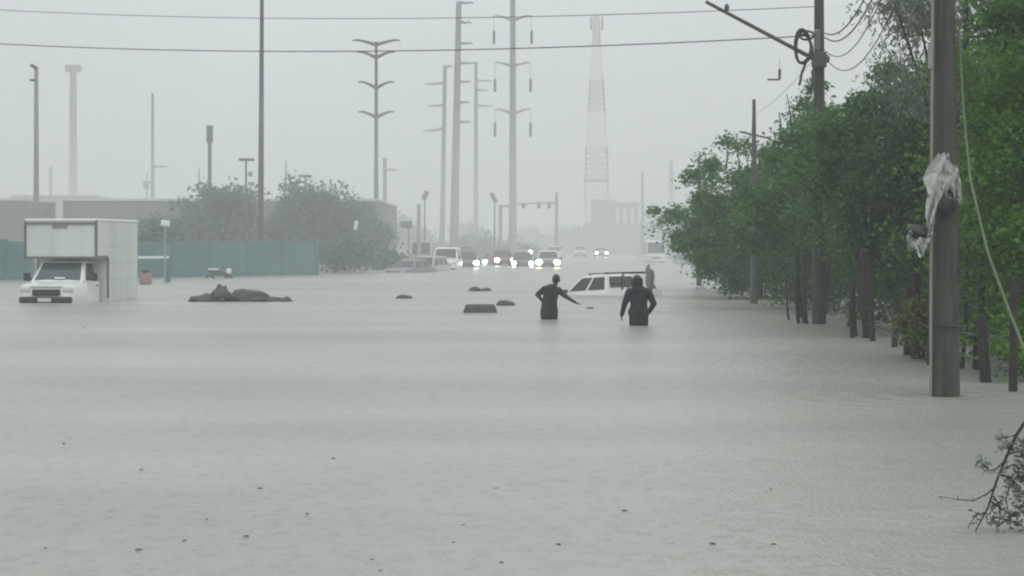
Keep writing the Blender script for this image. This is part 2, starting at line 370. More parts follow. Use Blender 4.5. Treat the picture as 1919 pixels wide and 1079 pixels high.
tree('willowy_tree', 'tree with drooping leaves, silvery highlights put in their colour, above the verge, behind the concrete pole with torn plastic', 8.75, 37, 8.8, (0,0,6.3), (2.05,2.0,2.6), 150, 120, .14, 'pale', 15, GR, droop=1.1, aspect=.3, spread=.26)
tree('broadleaf_tree', 'nearest verge tree, bright green and filling the edge behind the concrete pole', 8.7, 28, 8.0, (0,0,3.9), (2.35,2.3,3.9), 230, 300, .10, 'bright', 16, GR, spread=.27)
for i, (x, y, hh) in enumerate(((12.2,88,5.2),(12.6,76,5.6),(12.0,65,6.0),(12.6,56,6.4),(11.6,48.5,7.0),(11.6,41,8.2),(11.4,33.5,8.6))):
    tree('broadleaf_tree', 'dense dark tree standing behind the front row of verge trees', x, y, hh, (0,0,hh*.5), (2.4,2.4,hh*.5), 110, 80, .20, 'deep', 40+i, 'back row of verge trees', shell=.2)
for i in range(13):
    rng = np.random.default_rng(300+i); y = 27+i*4.1
    shrub('dark undergrowth shrub crowding the foot of the verge trees behind the fence', 8.35+rng.uniform(0, .8), y, 1.15, 2.1+rng.uniform(-.3, .5), 1500, .15, 'deep', 310+i, 'undergrowth shrubs behind the fence')
for i, (x, y, hh) in enumerate(((6.72,31.9,1.0),(6.78,30.9,1.25))):
    shrub('yellow green weedy clump among the fence posts beside the concrete pole', x, y, .42, hh, 1100, .11, 'olive', 350+i, 'yellow green clumps by the fence')
shrub('low bright green bush at the foot of the nearest verge tree', 7.35, 26.4, .75, 1.7, 1500, .11, 'bright', 360, None)

# fence of thin posts on the verge
fn = thing('wire_fence', 'fence of rough wooden posts standing in the flood under the verge trees', 'fence', (0,0,0))
rng = np.random.default_rng(77); posts = []
for i in range(16):
    y = rng.uniform(27, 50); x = 6.95+rng.uniform(-.15, .45)+(y-40)*.01; hh = rng.uniform(.5, 2.2); l = Vector((rng.normal(0, .2), rng.normal(0, .15), 0)); q0 = Vector((x, y, -.8)); q1 = Vector((x, y, hh))+l; rr = rng.uniform(.025, .06)
    MB().tube([q0, q0.lerp(q1, .5)+l*.3, q1], [rr*1.2, rr, rr*.7], 7).build('post', M['wood'], fn, True)
for i, px in enumerate((1507, 1577, 1612, 1628, 1641, 1667, 1701, 1716, 1745, 1865, 1897)):
    y = (51, 43.5, 39.2, 38.2, 37, 34.9, 32.4, 31.6, 30, 26.2, 24.6)[i]; x = gx(px, y); hh = 2.0+rng.uniform(-.8, .9); l = Vector((rng.normal(0, .12), rng.normal(0, .12), 0))
    p0 = Vector((x, y, -.8)); p1 = Vector((x, y, hh*.62))+l; rr = rng.uniform(.055, .085); posts.append((p0, p1))
    MB().tube([p0, p0.lerp(p1, .5)+l*.2, p1], [rr*1.15, rr, rr*.85], 8).build('post', M['wood'], fn, True)
for zz in (.28, .62):
    MB().tube([(p0.x-.07, p0.y, zz+.03*math.sin(i*2.1)) for i, (p0, p1) in enumerate(posts)], .006, 5).build('wire', M['darksteel'], fn)

# ------------------------------------------------------------------ utility poles and cables on the verge
P1 = Vector((gx(1771, 23.9), 23.9, 0)); P2 = Vector((gx(1535, 45), 45, 0))
up = thing('utility_pole', 'thick concrete pole near the verge with torn white plastic caught on it', 'utility pole', (P1.x, P1.y, -.8))
ring = lambda r, z: [(r*math.cos(a)*1.0, r*math.sin(a), z) for a in [2*math.pi*(k+.5)/12 for k in range(12)]]
MB().loft([ring(.19-.0105*z, z) for z in np.linspace(0, 9.8, 12)]).build('pole', M['concrete'], up, True)
MB().tube([(-.20,-.09,.3),(-.193,-.09,3.0),(-.18,-.09,5.0),(-.165,-.08,7)], .018, 8).build('conduit', M['conduit'], up, True)
MB().bbox((-.205,-.1,5.02), (.055,.06,.34), .012).build('junction_box', M['conduit'], up)
MB().loft([ring(.192,1.66), ring(.194,1.70)]).build('band', M['black'], up, True)
MB().tube([(-.1,-.2,1.68),(.05,-.215,1.67),(.16,-.19,1.65)], .012, 6).build('strap', M['black'], up, True)
MB().bbox((.17,-.06,2.35), (.06,.08,.07), .01).build('clamp', M['black'], up)

def shred(name, label, strips, base, m, seed, group=None):
    """crumpled hanging strips of plastic film with real folds"""
    root = thing(name, label, 'plastic scrap', base, group=group)
    for i, (pts, wds) in enumerate(strips):
        b_ = MB(); n = 9; rows_ = []; rng = np.random.default_rng(seed+i)
        P = [Vector(p) for p in pts]; K = 14
        for k in range(K+1):
            tt = k/K*(len(P)-1); a = min(int(tt), len(P)-2); c = P[a].lerp(P[a+1], tt-a); wd = wds[a]+(wds[a+1]-wds[a])*(tt-a)
            row = []
            for j in range(n):
                u = j/(n-1)-.5; ph = rng.normal(0, .006)
                row.append(c+Vector((u*wd+ph, -.035*math.sin(u*11+k*.5+i)+ph*2, .02*math.sin(u*17+k)+ph)))
            rows_.append(row)
        vs_ = [p for r_ in rows_ for p in r_]+[p+Vector((0,.004,0)) for r_ in rows_ for p in r_]; q = (K+1)*n
        fs_ = [(k*n+j, k*n+j+1, (k+1)*n+j+1, (k+1)*n+j) for k in range(K) for j in range(n-1)]
        fs_ += [tuple(x+q for x in reversed(f)) for f in fs_]
        b_.add(vs_, fs_); me = b_.build('strip', m, root, True)
    return root
def L1(px, py, y=23.66): return at(px, py, y)
o1 = L1(1768, 295)
shred('plastic_sheet', 'torn white plastic sheet draped round the concrete pole, upper scrap', [
  ([L1(1766,288)-o1, L1(1762,330)-o1, L1(1752,385)-o1], (.16,.42,.10)),
  ([L1(1780,310)-o1, L1(1792,350)-o1, L1(1798,382)-o1], (.16,.13,.10)),
  ([L1(1752,350)-o1, L1(1745,400)-o1, L1(1741,440)-o1], (.13,.14,.06)),
  ([L1(1770,340)-o1, L1(1772,360)-o1, L1(1773,378)-o1], (.10,.05,.02))], o1, M['plastic'], 5)
o2 = L1(1725, 420)
shred('plastic_bag', 'tattered white bag hanging off the side of the concrete pole, lower scrap', [
  ([L1(1722,446)-o2, L1(1722,458)-o2, L1(1728,480)-o2], (.28,.22,.04)),
  ([L1(1708,430)-o2, L1(1703,445)-o2, L1(1703,466)-o2], (.03,.05,.02))], o2, M['plastic'], 9)
b_ = MB(); b_.ball(L1(1773,382,23.70), (.15,.08,.14), 14, 10, jit=.3, seed=2)
tag(b_.build('black_bag', M['blackbag'], None, True), 'black plastic bag tied to the concrete pole just under the torn white sheet', 'bag', 'black bags snagged on the concrete pole')
b_ = MB(); b_.ball(L1(1721,434,23.72), (.15,.08,.085), 14, 10, jit=.35, seed=4); b_.tube([L1(1728,430,23.72), L1(1748,424,23.75), L1(1760,415,23.75)], [.03,.015,.01], 6)
tag(b_.build('black_bag', M['blackbag'], None, True), 'black bag snagged out to the side of the concrete pole above the tattered white bag', 'bag', 'black bags snagged on the concrete pole')
gw = [at(1797,60,23.9), at(1806,210,23.75), at(1818,335,23.5), at(1850,470,23.2), at(1888,575,22.9), at(1930,680,22.6), at(1975,770,22.4)]
b_ = MB().tube(gw, [.012,.013,.014,.017,.018,.018,.018], 6)
tag(b_.build('guy_cable', mat('mossy_cable', (.13,.17,.09), .6), None, True), 'pale greenish cable slanting down from the concrete pole across the bright green tree', 'cable')

up = thing('utility_pole', 'utility pole among the verge trees carrying a black cable coil and long slanting arm', 'utility pole', (P2.x, P2.y, -.8))
MB().loft([ring(.175-.0075*z, z) for z in np.linspace(0, 10, 10)]).build('pole', M['concrete'], up, True)
def l2(px, py, y=45.): return at(px, py, y)-Vector((P2.x, P2.y, -.8))
MB().tube([l2(1537,116,44.9), l2(1510,102,44.8), l2(1323,3,44.2)], [.055,.05,.04], 8).build('arm', M['darksteel'], up, True)
for k, (rx, rz, cx_, cz_) in enumerate(((.17,.36,1506,88),(.20,.33,1507,92),(.185,.38,1505,86),(.17,.10,1512,66))):
    MB().tube([l2(cx_, cz_, 44.7-.03*k)+Vector((rx*math.cos(a), .05*math.sin(2*a+k), rz*math.sin(a)*(1-.25*math.cos(a)))) for a in np.linspace(0, 6.5, 26)], .028, 6).build('cable_coil', M['black'], up, True)
MB().bbox(l2(1535,112,44.8), (.34,.2,.36), .03).build('bracket', M['darksteel'], up); MB().ball(l2(1549,110,44.8), (.08,.08,.1)).build('clamp', M['darksteel'], up, True)
MB().bbox(l2(1531,75,44.82), (.14,.12,.5), .02).build('junction_box', M['greyp'], up)
MB().tube([l2(1510,118,44.8), l2(1503,135,44.7), l2(1498,160,44.7)], .03, 6).build('drop_cable', M['black'], up, True)
MB().tube([l2(1530,118,44.8), l2(1522,135,44.7), l2(1526,158,44.7)], .03, 6).build('drop_cable', M['black'], up, True)
MB().ball(l2(1362,14,44.3), (.06,.06,.09)).build('insulator', M['darksteel'], up, True)
for px, y, top, lab in ((1413, 60, 186, 'slim pole rising out of the twiggy verge tree'), (1310, 86, 292, 'slim far pole standing behind the farthest verge tree')):
    u_ = thing('utility_pole', lab, 'utility pole', (gx(px, y), y, -.8)); hh = at(px, top, y).z+.8
    MB().tube([(0,0,0),(0,0,hh*.5),(0,0,hh)], [.13,.11,.05], 8).build('pole', M['darksteel'], u_, True)
    MB().tube([(-.45,0,hh*.86),(.5,0,hh*.83)], .03, 6).build('crossarm', M['darksteel'], u_, True)

def wire(label, a, b, sag, r=.018, n=26, name='overhead_cable', group=None):
    a, b = Vector(a), Vector(b); pts = [a.lerp(b, k/n)-Vector((0,0,sag*4*(k/n)*(1-k/n))) for k in range(n+1)]
    return tag(MB().tube(pts, r, 5).build(name, M['black'], None), label, 'cable', group)
a1 = at(1531, 12, 44.9); wire('upper cable crossing the whole sky from the coil pole', a1, (-25, 64, a1.z+2.85), .55, .0095)
a2 = at(1531, 66, 44.9); wire('lower, darker cable crossing the whole sky from the coil pole', a2, (-25, 64, a2.z+2.40), .60, .014)
for k, (py, dz, x_, lab) in enumerate(((62,0.,-.10,'topmost'),(70,-.05,-.02,'second'),(94,-.15,.0,'third'),(106,-.6,.1,'lowest'))):
    wire(f'{lab} of the slack cables between the coil pole and the thick concrete pole', at(1546, py, 44.95), (P1.x+x_, P1.y, 7.6+dz), .95+.12*k, .016 if k < 2 else .011)
hk = thing('cable_hook', 'small dark hook hanging in the sky over the twiggy verge tree', 'hook', at(1461, 140, 52))
MB().box((0,0,.02), (.07,.06,.26)).build('stem', M['darksteel'], hk); MB().box((-.16,0,-.13), (.34,.05,.045)).build('prong', M['darksteel'], hk)
wire('thin drop cable from the coil pole that holds the small hook', at(1534,100,45.1), at(1413,215,60), .15, .006)
MB().tube([(0,0,.1),(0,0,.42)], .006, 5).build('link', M['darksteel'], hk)

# ------------------------------------------------------------------ vehicles
def wheels(root, W, ys_, r=.36):
    tyre = None
    for y in ys_:
        for sx in (-1, 1):
            b_ = MB(); wd = .22; prof = [(r*.6,-wd/2),(r*.94,-wd/2),(r,-wd/2+.04),(r,wd/2-.04),(r*.94,wd/2),(r*.6,wd/2)]
            rings = [[(p[1], p[0]*math.cos(a), p[0]*math.sin(a)) for p in prof] for a in np.linspace(0, 2*math.pi, 17)]
            b_.loft(rings, cap=False); o = b_.build('wheel', M['rubber'], root, True, (sx*(W/2-.13), y, r))
            q = MB(); q.tube([(-.06,0,0),(.07,0,0)], r*.62, 14); q.build('rim', M['chrome'], o, True)
def body_ring(y, w_, zt, zb=.28, r=.09):
    return [(-w_*.92,y,zb),(-w_,y,zb+.12),(-w_,y,zt-r*1.6),(-w_+r*.5,y,zt-r*.4),(-w_+r*1.5,y,zt),(w_-r*1.5,y,zt),(w_-r*.5,y,zt-r*.4),(w_,y,zt-r*1.6),(w_,y,zb+.12),(w_*.92,y,zb)]
SPEC = dict(   # body stations (y, half width, top), greenhouse (belt yF, yR, roof yf, yr, z belt, z roof, belt w, roof w), axle ys, side panes
 sedan=dict(st=[(-2.25,.68,.66),(-2.18,.82,.76),(-1.9,.87,.84),(-1.15,.89,.93),(-.9,.89,.95),(1.5,.89,.97),(2.05,.86,.98),(2.2,.8,.9),(2.27,.74,.72)], gh=(-1.05,1.72,-.25,1.02,.92,1.44,.80,.60), ax=(-1.4,1.35), panes=((.08,.47),(.52,.9))),
 suv=dict(st=[(-2.3,.72,.78),(-2.22,.86,.92),(-1.9,.91,1.0),(-1.2,.93,1.06),(-.9,.93,1.08),(1.9,.93,1.1),(2.22,.9,1.08),(2.3,.84,.9)], gh=(-1.1,2.2,-.4,1.9,1.05,1.72,.85,.68), ax=(-1.45,1.4), panes=((.07,.36),(.39,.66),(.7,.92))),
 pickup=dict(st=[(-2.6,.72,.86),(-2.52,.86,.98),(-2.2,.9,1.04),(-1.3,.92,1.10),(-1.0,.92,1.12),(.95,.92,1.12)], gh=(-1.15,1.02,-.3,.86,1.09,1.71,.84,.68), ax=(-1.65,1.45), panes=((.09,.47),(.53,.92))),
 van=dict(st=[(-2.3,.74,.86),(-2.22,.86,1.0),(-1.9,.9,1.12),(-1.5,.92,1.2),(2.2,.92,1.2),(2.3,.88,1.1)], gh=(-1.85,2.24,-1.15,2.16,1.16,1.98,.86,.76), ax=(-1.5,1.4), panes=((.1,.34),(.4,.64),(.7,.94))),
 minibus=dict(st=[(-2.75,.82,.98),(-2.68,.94,1.12),(-2.5,.98,1.2),(2.9,.98,1.25),(3.0,.95,1.2)], gh=(-2.55,2.94,-2.15,2.86,1.2,2.55,.94,.86), ax=(-1.8,1.9), panes=((.05,.2),(.24,.45),(.49,.7),(.74,.95))),
)
def vehicle(name, label, kind, paint, px, Y, sink, yaw=0., lights=None, lit=(1,1), group='cars stuck in the flooded street', cat='car', lr=.15, extra=None, paint2=None):
    s = SPEC[kind]; root = thing(name, label, cat, (gx(px, Y), Y, -sink), R(yaw), group)
    W = max(q[1] for q in s['st'])*2
    b_ = MB(); b_.loft([body_ring(*q) for q in s['st']]); body = b_.build('body', M[paint], root, True)
    yF, yR, yf, yr, zb, zr, wb, wr = s['gh']
    c = MB(); r_ = .05
    def gring(y, z, hw, ins=0): return None
    lowF, lowR, topF, topR = yF, yR, yf, yr
    rings = []
    for (k, e) in ((0, 0), (.88, 0), (1, .06)):
        z = zb+(zr-zb)*(k if e == 0 else 1); hw = wb+(wr-wb)*k-e; a = yF+(yf-yF)*k+e*2; d = yR+(yr-yR)*k-e*2
        rings.append([(-hw,a+.1*0,z),(-hw*.5,a-.04,z),(hw*.5,a-.04,z),(hw,a,z),(hw,d,z),(hw*.5,d+.03,z),(-hw*.5,d+.03,z),(-hw,d,z)])
    c.loft(rings); cab = c.build('cabin', M[paint2 or paint], root, True)
    k = .88
    def lerp(a, d): return a+(d-a)*k
    zt, hw, tf, tr_ = lerp(zb, zr), lerp(wb, wr), lerp(yF, yf), lerp(yR, yr)
    qF = [(-wb,yF,zb),(wb,yF,zb),(hw,tf,zt),(-hw,tf,zt)]; qF = [(x, y-.045, z) for x, y, z in qF]
    MB().panel(qF, .05,.95,.10,.99).build('windscreen', M['glass'], root)
    qR = [(wb,yR+.035,zb),(-wb,yR+.035,zb),(-hw,tr_+.035,zt),(hw,tr_+.035,zt)]
    MB().panel(qR, .07,.93,.25,.97).build('rear_window', M['glass'], root)
    for sx in (-1, 1):
        q = [(sx*wb,yF,zb),(sx*wb,yR,zb),(sx*hw,tr_,zt),(sx*hw,tf,zt)]
        if sx < 0: q = [q[1], q[0], q[3], q[2]]
        for (u0, u1) in s['panes']:
            a, d = (u0, u1) if sx > 0 else (1-u1, 1-u0)
            MB().panel(q, a, d, .12, .96).build('side_window', M['glass'], root)
        y0 = s['st'][0][0]; z0 = s['st'][1][2]-.12
        on = lights and lit[0 if sx < 0 else 1]
        MB().ball((sx*(W/2-.24), y0+.03, z0), (lr*.82 if on else .15, .06, lr*.72 if on else .09), 14, 8).build('headlight', M[lights] if on else M['lamp'], root, True)  # lit lamps are drawn oversize, their glare put into the shape
        MB().bbox((sx*(W/2+.08), yF+.25, zb+.08), (.18,.1,.13), .03).build('mirror', M['trim'], root)
        MB().bbox((sx*(W/2-.12), (s['st'][-1][0] if kind != 'pickup' else 2.10)-.02, s['st'][-1][2]-(.14 if kind != 'pickup' else .5)), (.14,.1,.26), .02).build('tail_light', M['tail'], root)
    MB().bbox((0, s['st'][0][0]+.0, s['st'][0][2]-.1), (W*.48,.08,.15), .02).build('grille', M['trim'], root)
    MB().bbox((0, s['st'][0][0]-.03, .40), (W*.86,.16,.2), .05).build('bumper', M['trim'], root)
    MB().box((0, s['st'][0][0]-.115, .44), (.46,.014,.13)).build('number_plate', M['lamp'], root)
    wheels(root, W, s['ax'], .33 if kind == 'sedan' else .37)
    if extra: extra(root, W)
    return root

# box truck ----------------------------------------------------------
TY = 63.; tr = thing('box_truck', 'white box truck with cargo body over its cab pushing through the flood', 'truck', (gx(133, TY), TY, -.46), R(-7))
BW = 1.18
prof = [(-.95,1.86),(-.95,3.06),(3.3,3.06),(3.3,.42),(.18,.42),(.18,1.86)]
cb = MB(); cb.prism(prof, 0, -BW, BW); cb.build('cargo_box', mat('streaked_truck_panel', (.60,.63,.61), .45, var=.10, scale=1.1, stretch=(2.2,2.2,.18), c2=(.66,.69,.67)), tr)
fr = MB()
for sx in (-1, 1):
    fr.box((sx*(BW+.004), -.945, 2.47), (.07,.075,1.26)); fr.box((sx*(BW+.004), .215, 1.22), (.05,.09,1.34)); fr.box((sx*(BW+.004), -.36, 1.90), (.045,1.1,.085))
fr.box((0,-.965,1.885), (2*BW,.06,.07)); fr.box((0,-.965,2.985), (2*BW,.05,.055)); fr.build('edge_trim', mat('dull_aluminium', (.13,.135,.135), .5), tr)
MB().bbox((0,1.15,3.10), (2*BW+.05,4.3,.085), .03).build('roof_cap', M['white'], tr)
MB().bbox((-.02,-.975,2.90), (.48,.05,.11), .02).build('marker_lamp', mat('grey_lens', (.2,.21,.21), .4), tr)
for zz in (1.2, 1.75, 2.3): MB().box((BW+.003, 1.75, zz), (.016,3.0,.02)).build('side_rail', M['offwhite'], tr)
cabst = [(-2.22,.74,.92),(-2.16,.88,1.02),(-1.9,.93,1.08),(-1.2,.95,1.14),(-.9,.95,1.16),(.05,.95,1.16)]
MB().loft([body_ring(*q) for q in cabst]).build('cab_body', M['white'], tr, True)
gh = MB(); rr = []
for k, e in ((0,0),(.9,0),(1,.05)):
    z = 1.13+.66*(k if e == 0 else 1); hw = .87-.17*k-e; a = -1.25+.62*k+2*e; d = .06-e
    rr.append([(-hw,a,z),(-hw*.5,a-.05,z),(hw*.5,a-.05,z),(hw,a,z),(hw,d,z),(-hw,d,z)])
gh.loft(rr); gh.build('cab_roof', M['white'], tr, True)
k = .9; hw = .87-.17*k; zt = 1.13+.66*k; tf = -1.25+.62*k
MB().panel([(-.87,-1.305,1.13),(.87,-1.305,1.13),(hw,tf-.055,zt),(-hw,tf-.055,zt)], .06,.94,.08,.98).build('windscreen', mat('tinted_glass', (.05,.085,.08), .12, spec=.6), tr)
MB().box((.1,-1.30,1.235), (.34,.02,.045), Matrix.Rotation(R(-43), 3, 'X')).build('dashboard_paper', M['white'], tr)
for sx in (-1, 1):
    q = [(sx*.87,-1.25,1.13),(sx*.87,.06,1.13),(sx*hw,.06,zt),(sx*hw,tf,zt)]
    if sx < 0: q = [q[1], q[0], q[3], q[2]]
    a, d = (.16,.9) if sx > 0 else (.1,.84)
    MB().panel(q, a, d, .08, .95).build('side_window', M['glass'], tr)
    MB().bbox((sx*1.12,-.98,1.26), (.22,.12,.26), .04).build('mirror', M['trim'], tr)
    MB().tube([(sx*.9,-1.0,1.16),(sx*1.05,-.98,1.2)], .025, 6).build('mirror_arm', M['trim'], tr)
    MB().bbox((sx*.70,-2.19,.88), (.36,.12,.17), .05).build('headlight', M['lamp'], tr, True)
    MB().bbox((sx*.66,-2.24,.60), (.24,.1,.14), .03).build('fog_lamp', M['lamp'], tr, True)
    dr = MB().panel([(sx*.953,-1.15 if sx > 0 else -.0,.45),(sx*.953,-.0 if sx > 0 else -1.15,.45),(sx*.953,-.0 if sx > 0 else -1.15,1.08),(sx*.953,-1.15 if sx > 0 else -.0,1.08)], 0,1,0,1,.012).build('door', M['white'], tr)
    MB().box((sx*.975,-.2,.98), (.03,.16,.035)).build('handle', M['trim'], dr)
MB().bbox((.0,-2.24,.79), (.92,.09,.2), .03).build('grille', M['trim'], tr)
MB().bbox((0,-2.29,.56), (1.72,.2,.2), .06).build('bumper', M['trim'], tr)
MB().box((0,-2.40,.56), (.44,.014,.12)).build('number_plate', M['lamp'], tr)
MB().bbox((0,-2.21,.965), (1.05,.07,.05), .02).build('grille_bar', M['chrome'], tr)
wheels(tr, 1.9, (-1.45, 2.2), .38)
MB().box((0,1.5,.46), (1.0,4.6,.16)).build('chassis', M['trim'], tr)

# white pickup, nearly under -----------------------------------------
def bed(root, W):
    b_ = MB()
    for sx in (-1, 1): b_.bbox((sx*(W/2-.04), 1.5, .8), (.09,1.1,.62), .03)
    b_.bbox((0,2.06,.8), (W-.04,.08,.6), .03); b_.box((0,1.5,.53), (W-.1,1.1,.06)); b_.build('cargo_bed', M['white'], root, True)
    rb = MB()
    for yy in (1.62,): rb.tube([(-.74,yy,1.1),(-.72,yy,1.60),(-.6,yy,1.72),(.6,yy,1.72),(.72,yy,1.60),(.74,yy,1.1)], .04, 8)
    for sx in (-1, 1): rb.tube([(sx*.72,1.62,1.6),(sx*.74,1.95,1.1)], .035, 8)
    rb.build('roll_bar', M['trim'], root, True)
    rk = MB()
    for sx in (-1, 1): rk.tube([(sx*.5,-.2,1.75),(sx*.5,.8,1.75)], .013, 6)
    for yy in (-.1, .65): rk.tube([(-.55,yy,1.77),(.55,yy,1.77)], .018, 6); rk.tube([(-.5,yy,1.69),(-.5,yy,1.77)], .018, 6); rk.tube([(.5,yy,1.69),(.5,yy,1.77)], .018, 6)
    rk.build('roof_rack', M['trim'], root, True)
pk = vehicle('pickup_truck', 'white pickup sunk to its window sills behind the two wading people', 'pickup', 'white', 1131, 70.5, .99, 226, cat='pickup', extra=bed, group=None)
pk.rotation_euler = (R(3.5), 0, R(226))
b_ = MB(); b_.ball((0,0,.28), (.17,.15,.40), 14, 10, jit=.25, seed=3); b_.tube([(-.08,0,.5),(-.07,.02,.72),(-.03,.02,.82)], [.1,.07,.04], 8)
o = tag(b_.build('wrapped_bundle', mat('grey_tarp', (.19,.2,.2), .6), None, True), 'upright grey bundle standing in the bed of the sunken white pickup', 'bundle'); o.location = at(1218, 533, 68.7)-Vector((0,0,.1))

# traffic further up the road
vehicle('parked_car', 'grey hatchback lying low in the water outermost in the stranded group by the hedge', 'sedan', 'greyp', 768, 124, .62, -25)
vehicle('parked_car', 'silver car stranded between the low grey hatchback and the white van', 'suv', 'silver', 800, 131, .72, -18)
vehicle('passenger_van', 'tall grey van with pale roof behind the silver stranded car', 'minibus', 'greyp', 797, 176, .45, -6, cat='van', paint2='silver', group=None)
vehicle('delivery_van', 'white van with dark lower half beside the first bright headlight', 'van', 'white', 839, 139, .4, -3, cat='van', group=None)
vehicle('parked_car', 'dark car with one bright headlight close behind the white van', 'suv', 'darkp', 873, 150, .45, 4, 'headlight', (1,1), lr=.26)
vehicle('parked_car', 'dark car further back whose headlamps peep over the one beside the white van', 'suv', 'greyp', 872, 205, .1, 2, 'headlight', (1,0), lr=.22)
vehicle('parked_car', 'small dark car with a single lit lamp next to the red car', 'sedan', 'darkp', 919, 172, .4, 5, 'headlight', (1,0), lr=.24)
vehicle('parked_car', 'red car with both headlights blazing onto the water', 'suv', 'redp', 940, 163, .35, 8, 'warm', (1,1), lr=.27)
vehicle('parked_car', 'dark teal car with two dim headlamps beside the red car', 'suv', 'darkp', 979, 158, .55, 0, 'headlight', (1,1), lr=.21)
vehicle('parked_car', 'far grey car showing one headlight above the dark teal car', 'suv', 'greyp', 983, 232, .0, 0, 'headlight', (0,1), lr=.3)
vehicle('parked_car', 'bronze car with pale roof and twin warm headlights mirrored in the flood', 'suv', 'tanp', 1028, 152, .42, -2, 'warm', (1,1), lr=.3, paint2='white')
vehicle('parked_car', 'white roofed car queued directly behind the bronze car', 'suv', 'white', 1039, 225, .2, -3)
vehicle('parked_car', 'white roofed car last in the queue behind the bronze car', 'van', 'white', 1046, 268, .2, -3)
vehicle('parked_car', 'white car with dark grille alone on the far road past the queue of cars', 'suv', 'white', 1087, 270, .2, 0)
vehicle('parked_car', 'far pale hatchback with both lamps lit at the water edge', 'sedan', 'silver', 1126, 265, .1, 0, 'headlight', (1,1), lr=.22)
vehicle('minibus', 'white minibus with dark windscreen beside the overhanging verge tree', 'minibus', 'white', 1226, 190, .42, 0, cat='minibus', group=None)
vehicle('parked_car', 'dark grey car shape standing in for a dark patch under the farthest verge tree', 'sedan', 'greyp', 1283, 175, .55, 0)  # car body stands in for a dark patch under the tree

# motorbike by the teal wall
mb = thing('motorbike', 'half sunken motorbike with white panels beside the teal wall', 'motorbike', (gx(411, 103), 103, -.42), R(62))
for yy in (-.62, .62):
    b_ = MB(); rings = [[(.05*math.cos(c), (.26+.05*math.sin(c))*math.cos(a), (.26+.05*math.sin(c))*math.sin(a)) for c in np.linspace(0, 6.283, 7)[:-1]] for a in np.linspace(0, 6.283, 17)]
    b_.loft(rings, cap=False).build('wheel', M['rubber'], mb, True, (0, yy, .3))
MB().loft([[(x*w_, y, z+dz) for x, dz in ((-1,0),(-.8,.14),(.8,.14),(1,0),(.8,-.1),(-.8,-.1))] for y, w_, z in ((-.5,.08,.62),(-.2,.15,.72),(.1,.17,.70),(.4,.14,.74),(.75,.06,.86))]).build('body', M['darkp'], mb, True)
MB().bbox((0,.38,.90), (.26,.62,.1), .04).build('seat', M['white'], mb, True)
MB().bbox((0,-.62,.82), (.3,.2,.3), .07).build('front_cowl', M['white'], mb, True)
MB().tube([(-.36,-.42,1.02),(-.12,-.52,1.0),(.12,-.52,1.0),(.36,-.42,1.02)], .02, 6).build('handlebar', M['trim'], mb, True)
MB().tube([(0,-.66,.3),(0,-.5,1.0)], .035, 6).build('fork', M['darksteel'], mb, True)

# ------------------------------------------------------------------ people (one continuous body each)
def capsule(b_, p, q, r0, r1, flat=1.0, n=14):
    p, q = Vector(p), Vector(q); ax = (q-p); ln = max(ax.length, 1e-4); t_ = ax/ln; u = t_.orthogonal().normalized(); v = t_.cross(u); rings = []
    for k in range(-4, 5):
        if k <= 0: a = (k+4)/4*math.pi/2; off = -math.cos(a)*r0; rr = max(math.sin(a), .02)*r0
        else: continue
        rings.append((off, rr))
    for k in range(0, 5):
        a = k/4*math.pi/2; rings.append((ln+math.sin(a)*r1, max(math.cos(a), .02)*r1))
    rs = []
    for off, rr in rings:
        ring_ = []
        for j in range(n):
            a = 2*math.pi*j/n; d = (u*math.cos(a)+v*math.sin(a))*rr; d.y *= flat; ring_.append(p+t_*off+d)
        rs.append(ring_)
    b_.loft(rs)
def hand(b_, wrist, dirv, side, sc=1.0):
    d = Vector(dirv).normalized(); s = Vector(side).normalized(); w_ = Vector(wrist)
    palm = w_+d*.085*sc
    for k in (-1, 0, 1): capsule(b_, w_+s*k*.012, palm+s*k*.026, .021, .019)
    nrm = d.cross(s)
    for k, ln in enumerate((.068,.078,.073,.058)):
        a = palm+s*(.033-.022*k); m_ = a+d*ln*.55*sc+nrm*.006; capsule(b_, a, m_, .0115, .010, n=8); capsule(b_, m_, m_+d*ln*.42+nrm*.022, .010, .009, n=8)
    a = w_+d*.03+s*.03; m_ = a+(d*.6+s*.7)*.045; capsule(b_, a, m_, .014, .012, n=8); capsule(b_, m_, m_+d*.035+s*.008, .012, .010, n=8)
def person(label, px, Y, sink, build_fn, classify, mats, name='person', turn=0):
    root = thing(name, label, 'person', (gx(px, Y), Y, -sink), R(turn))
    b_ = MB(); build_fn(b_)
    me = bpy.data.meshes.new('body'); me.from_pydata(b_.v, [], b_.f); bm = bmesh.new(); bm.from_mesh(me); bmesh.ops.recalc_face_normals(bm, faces=bm.faces); bm.to_mesh(me); bm.free()
    tmp = bpy.data.objects.new('tmp', me); col.objects.link(tmp)
    rm = tmp.modifiers.new('r', 'REMESH'); rm.mode = 'VOXEL'; rm.voxel_size = .0105
    sm = tmp.modifiers.new('s', 'SMOOTH'); sm.factor = .5; sm.iterations = 5
    dg = bpy.context.evaluated_depsgraph_get(); dg.update(); me2 = bpy.data.meshes.new_from_object(tmp.evaluated_get(dg))
    bpy.data.objects.remove(tmp); me2.name = 'body'; me2.materials.clear()
    for m in mats: me2.materials.append(m)
    cs = np.zeros(len(me2.polygons)*3); me2.polygons.foreach_get('center', cs); cs = cs.reshape(-1, 3)
    me2.polygons.foreach_set('material_index', [classify(c) for c in cs]); me2.polygons.foreach_set('use_smooth', [True]*len(cs)); me2.update()
    o = bpy.data.objects.new('body', me2); col.objects.link(o); o.parent = root
    return root
skin = mat('skin', (.062,.044,.036), .5, var=.1, scale=8)
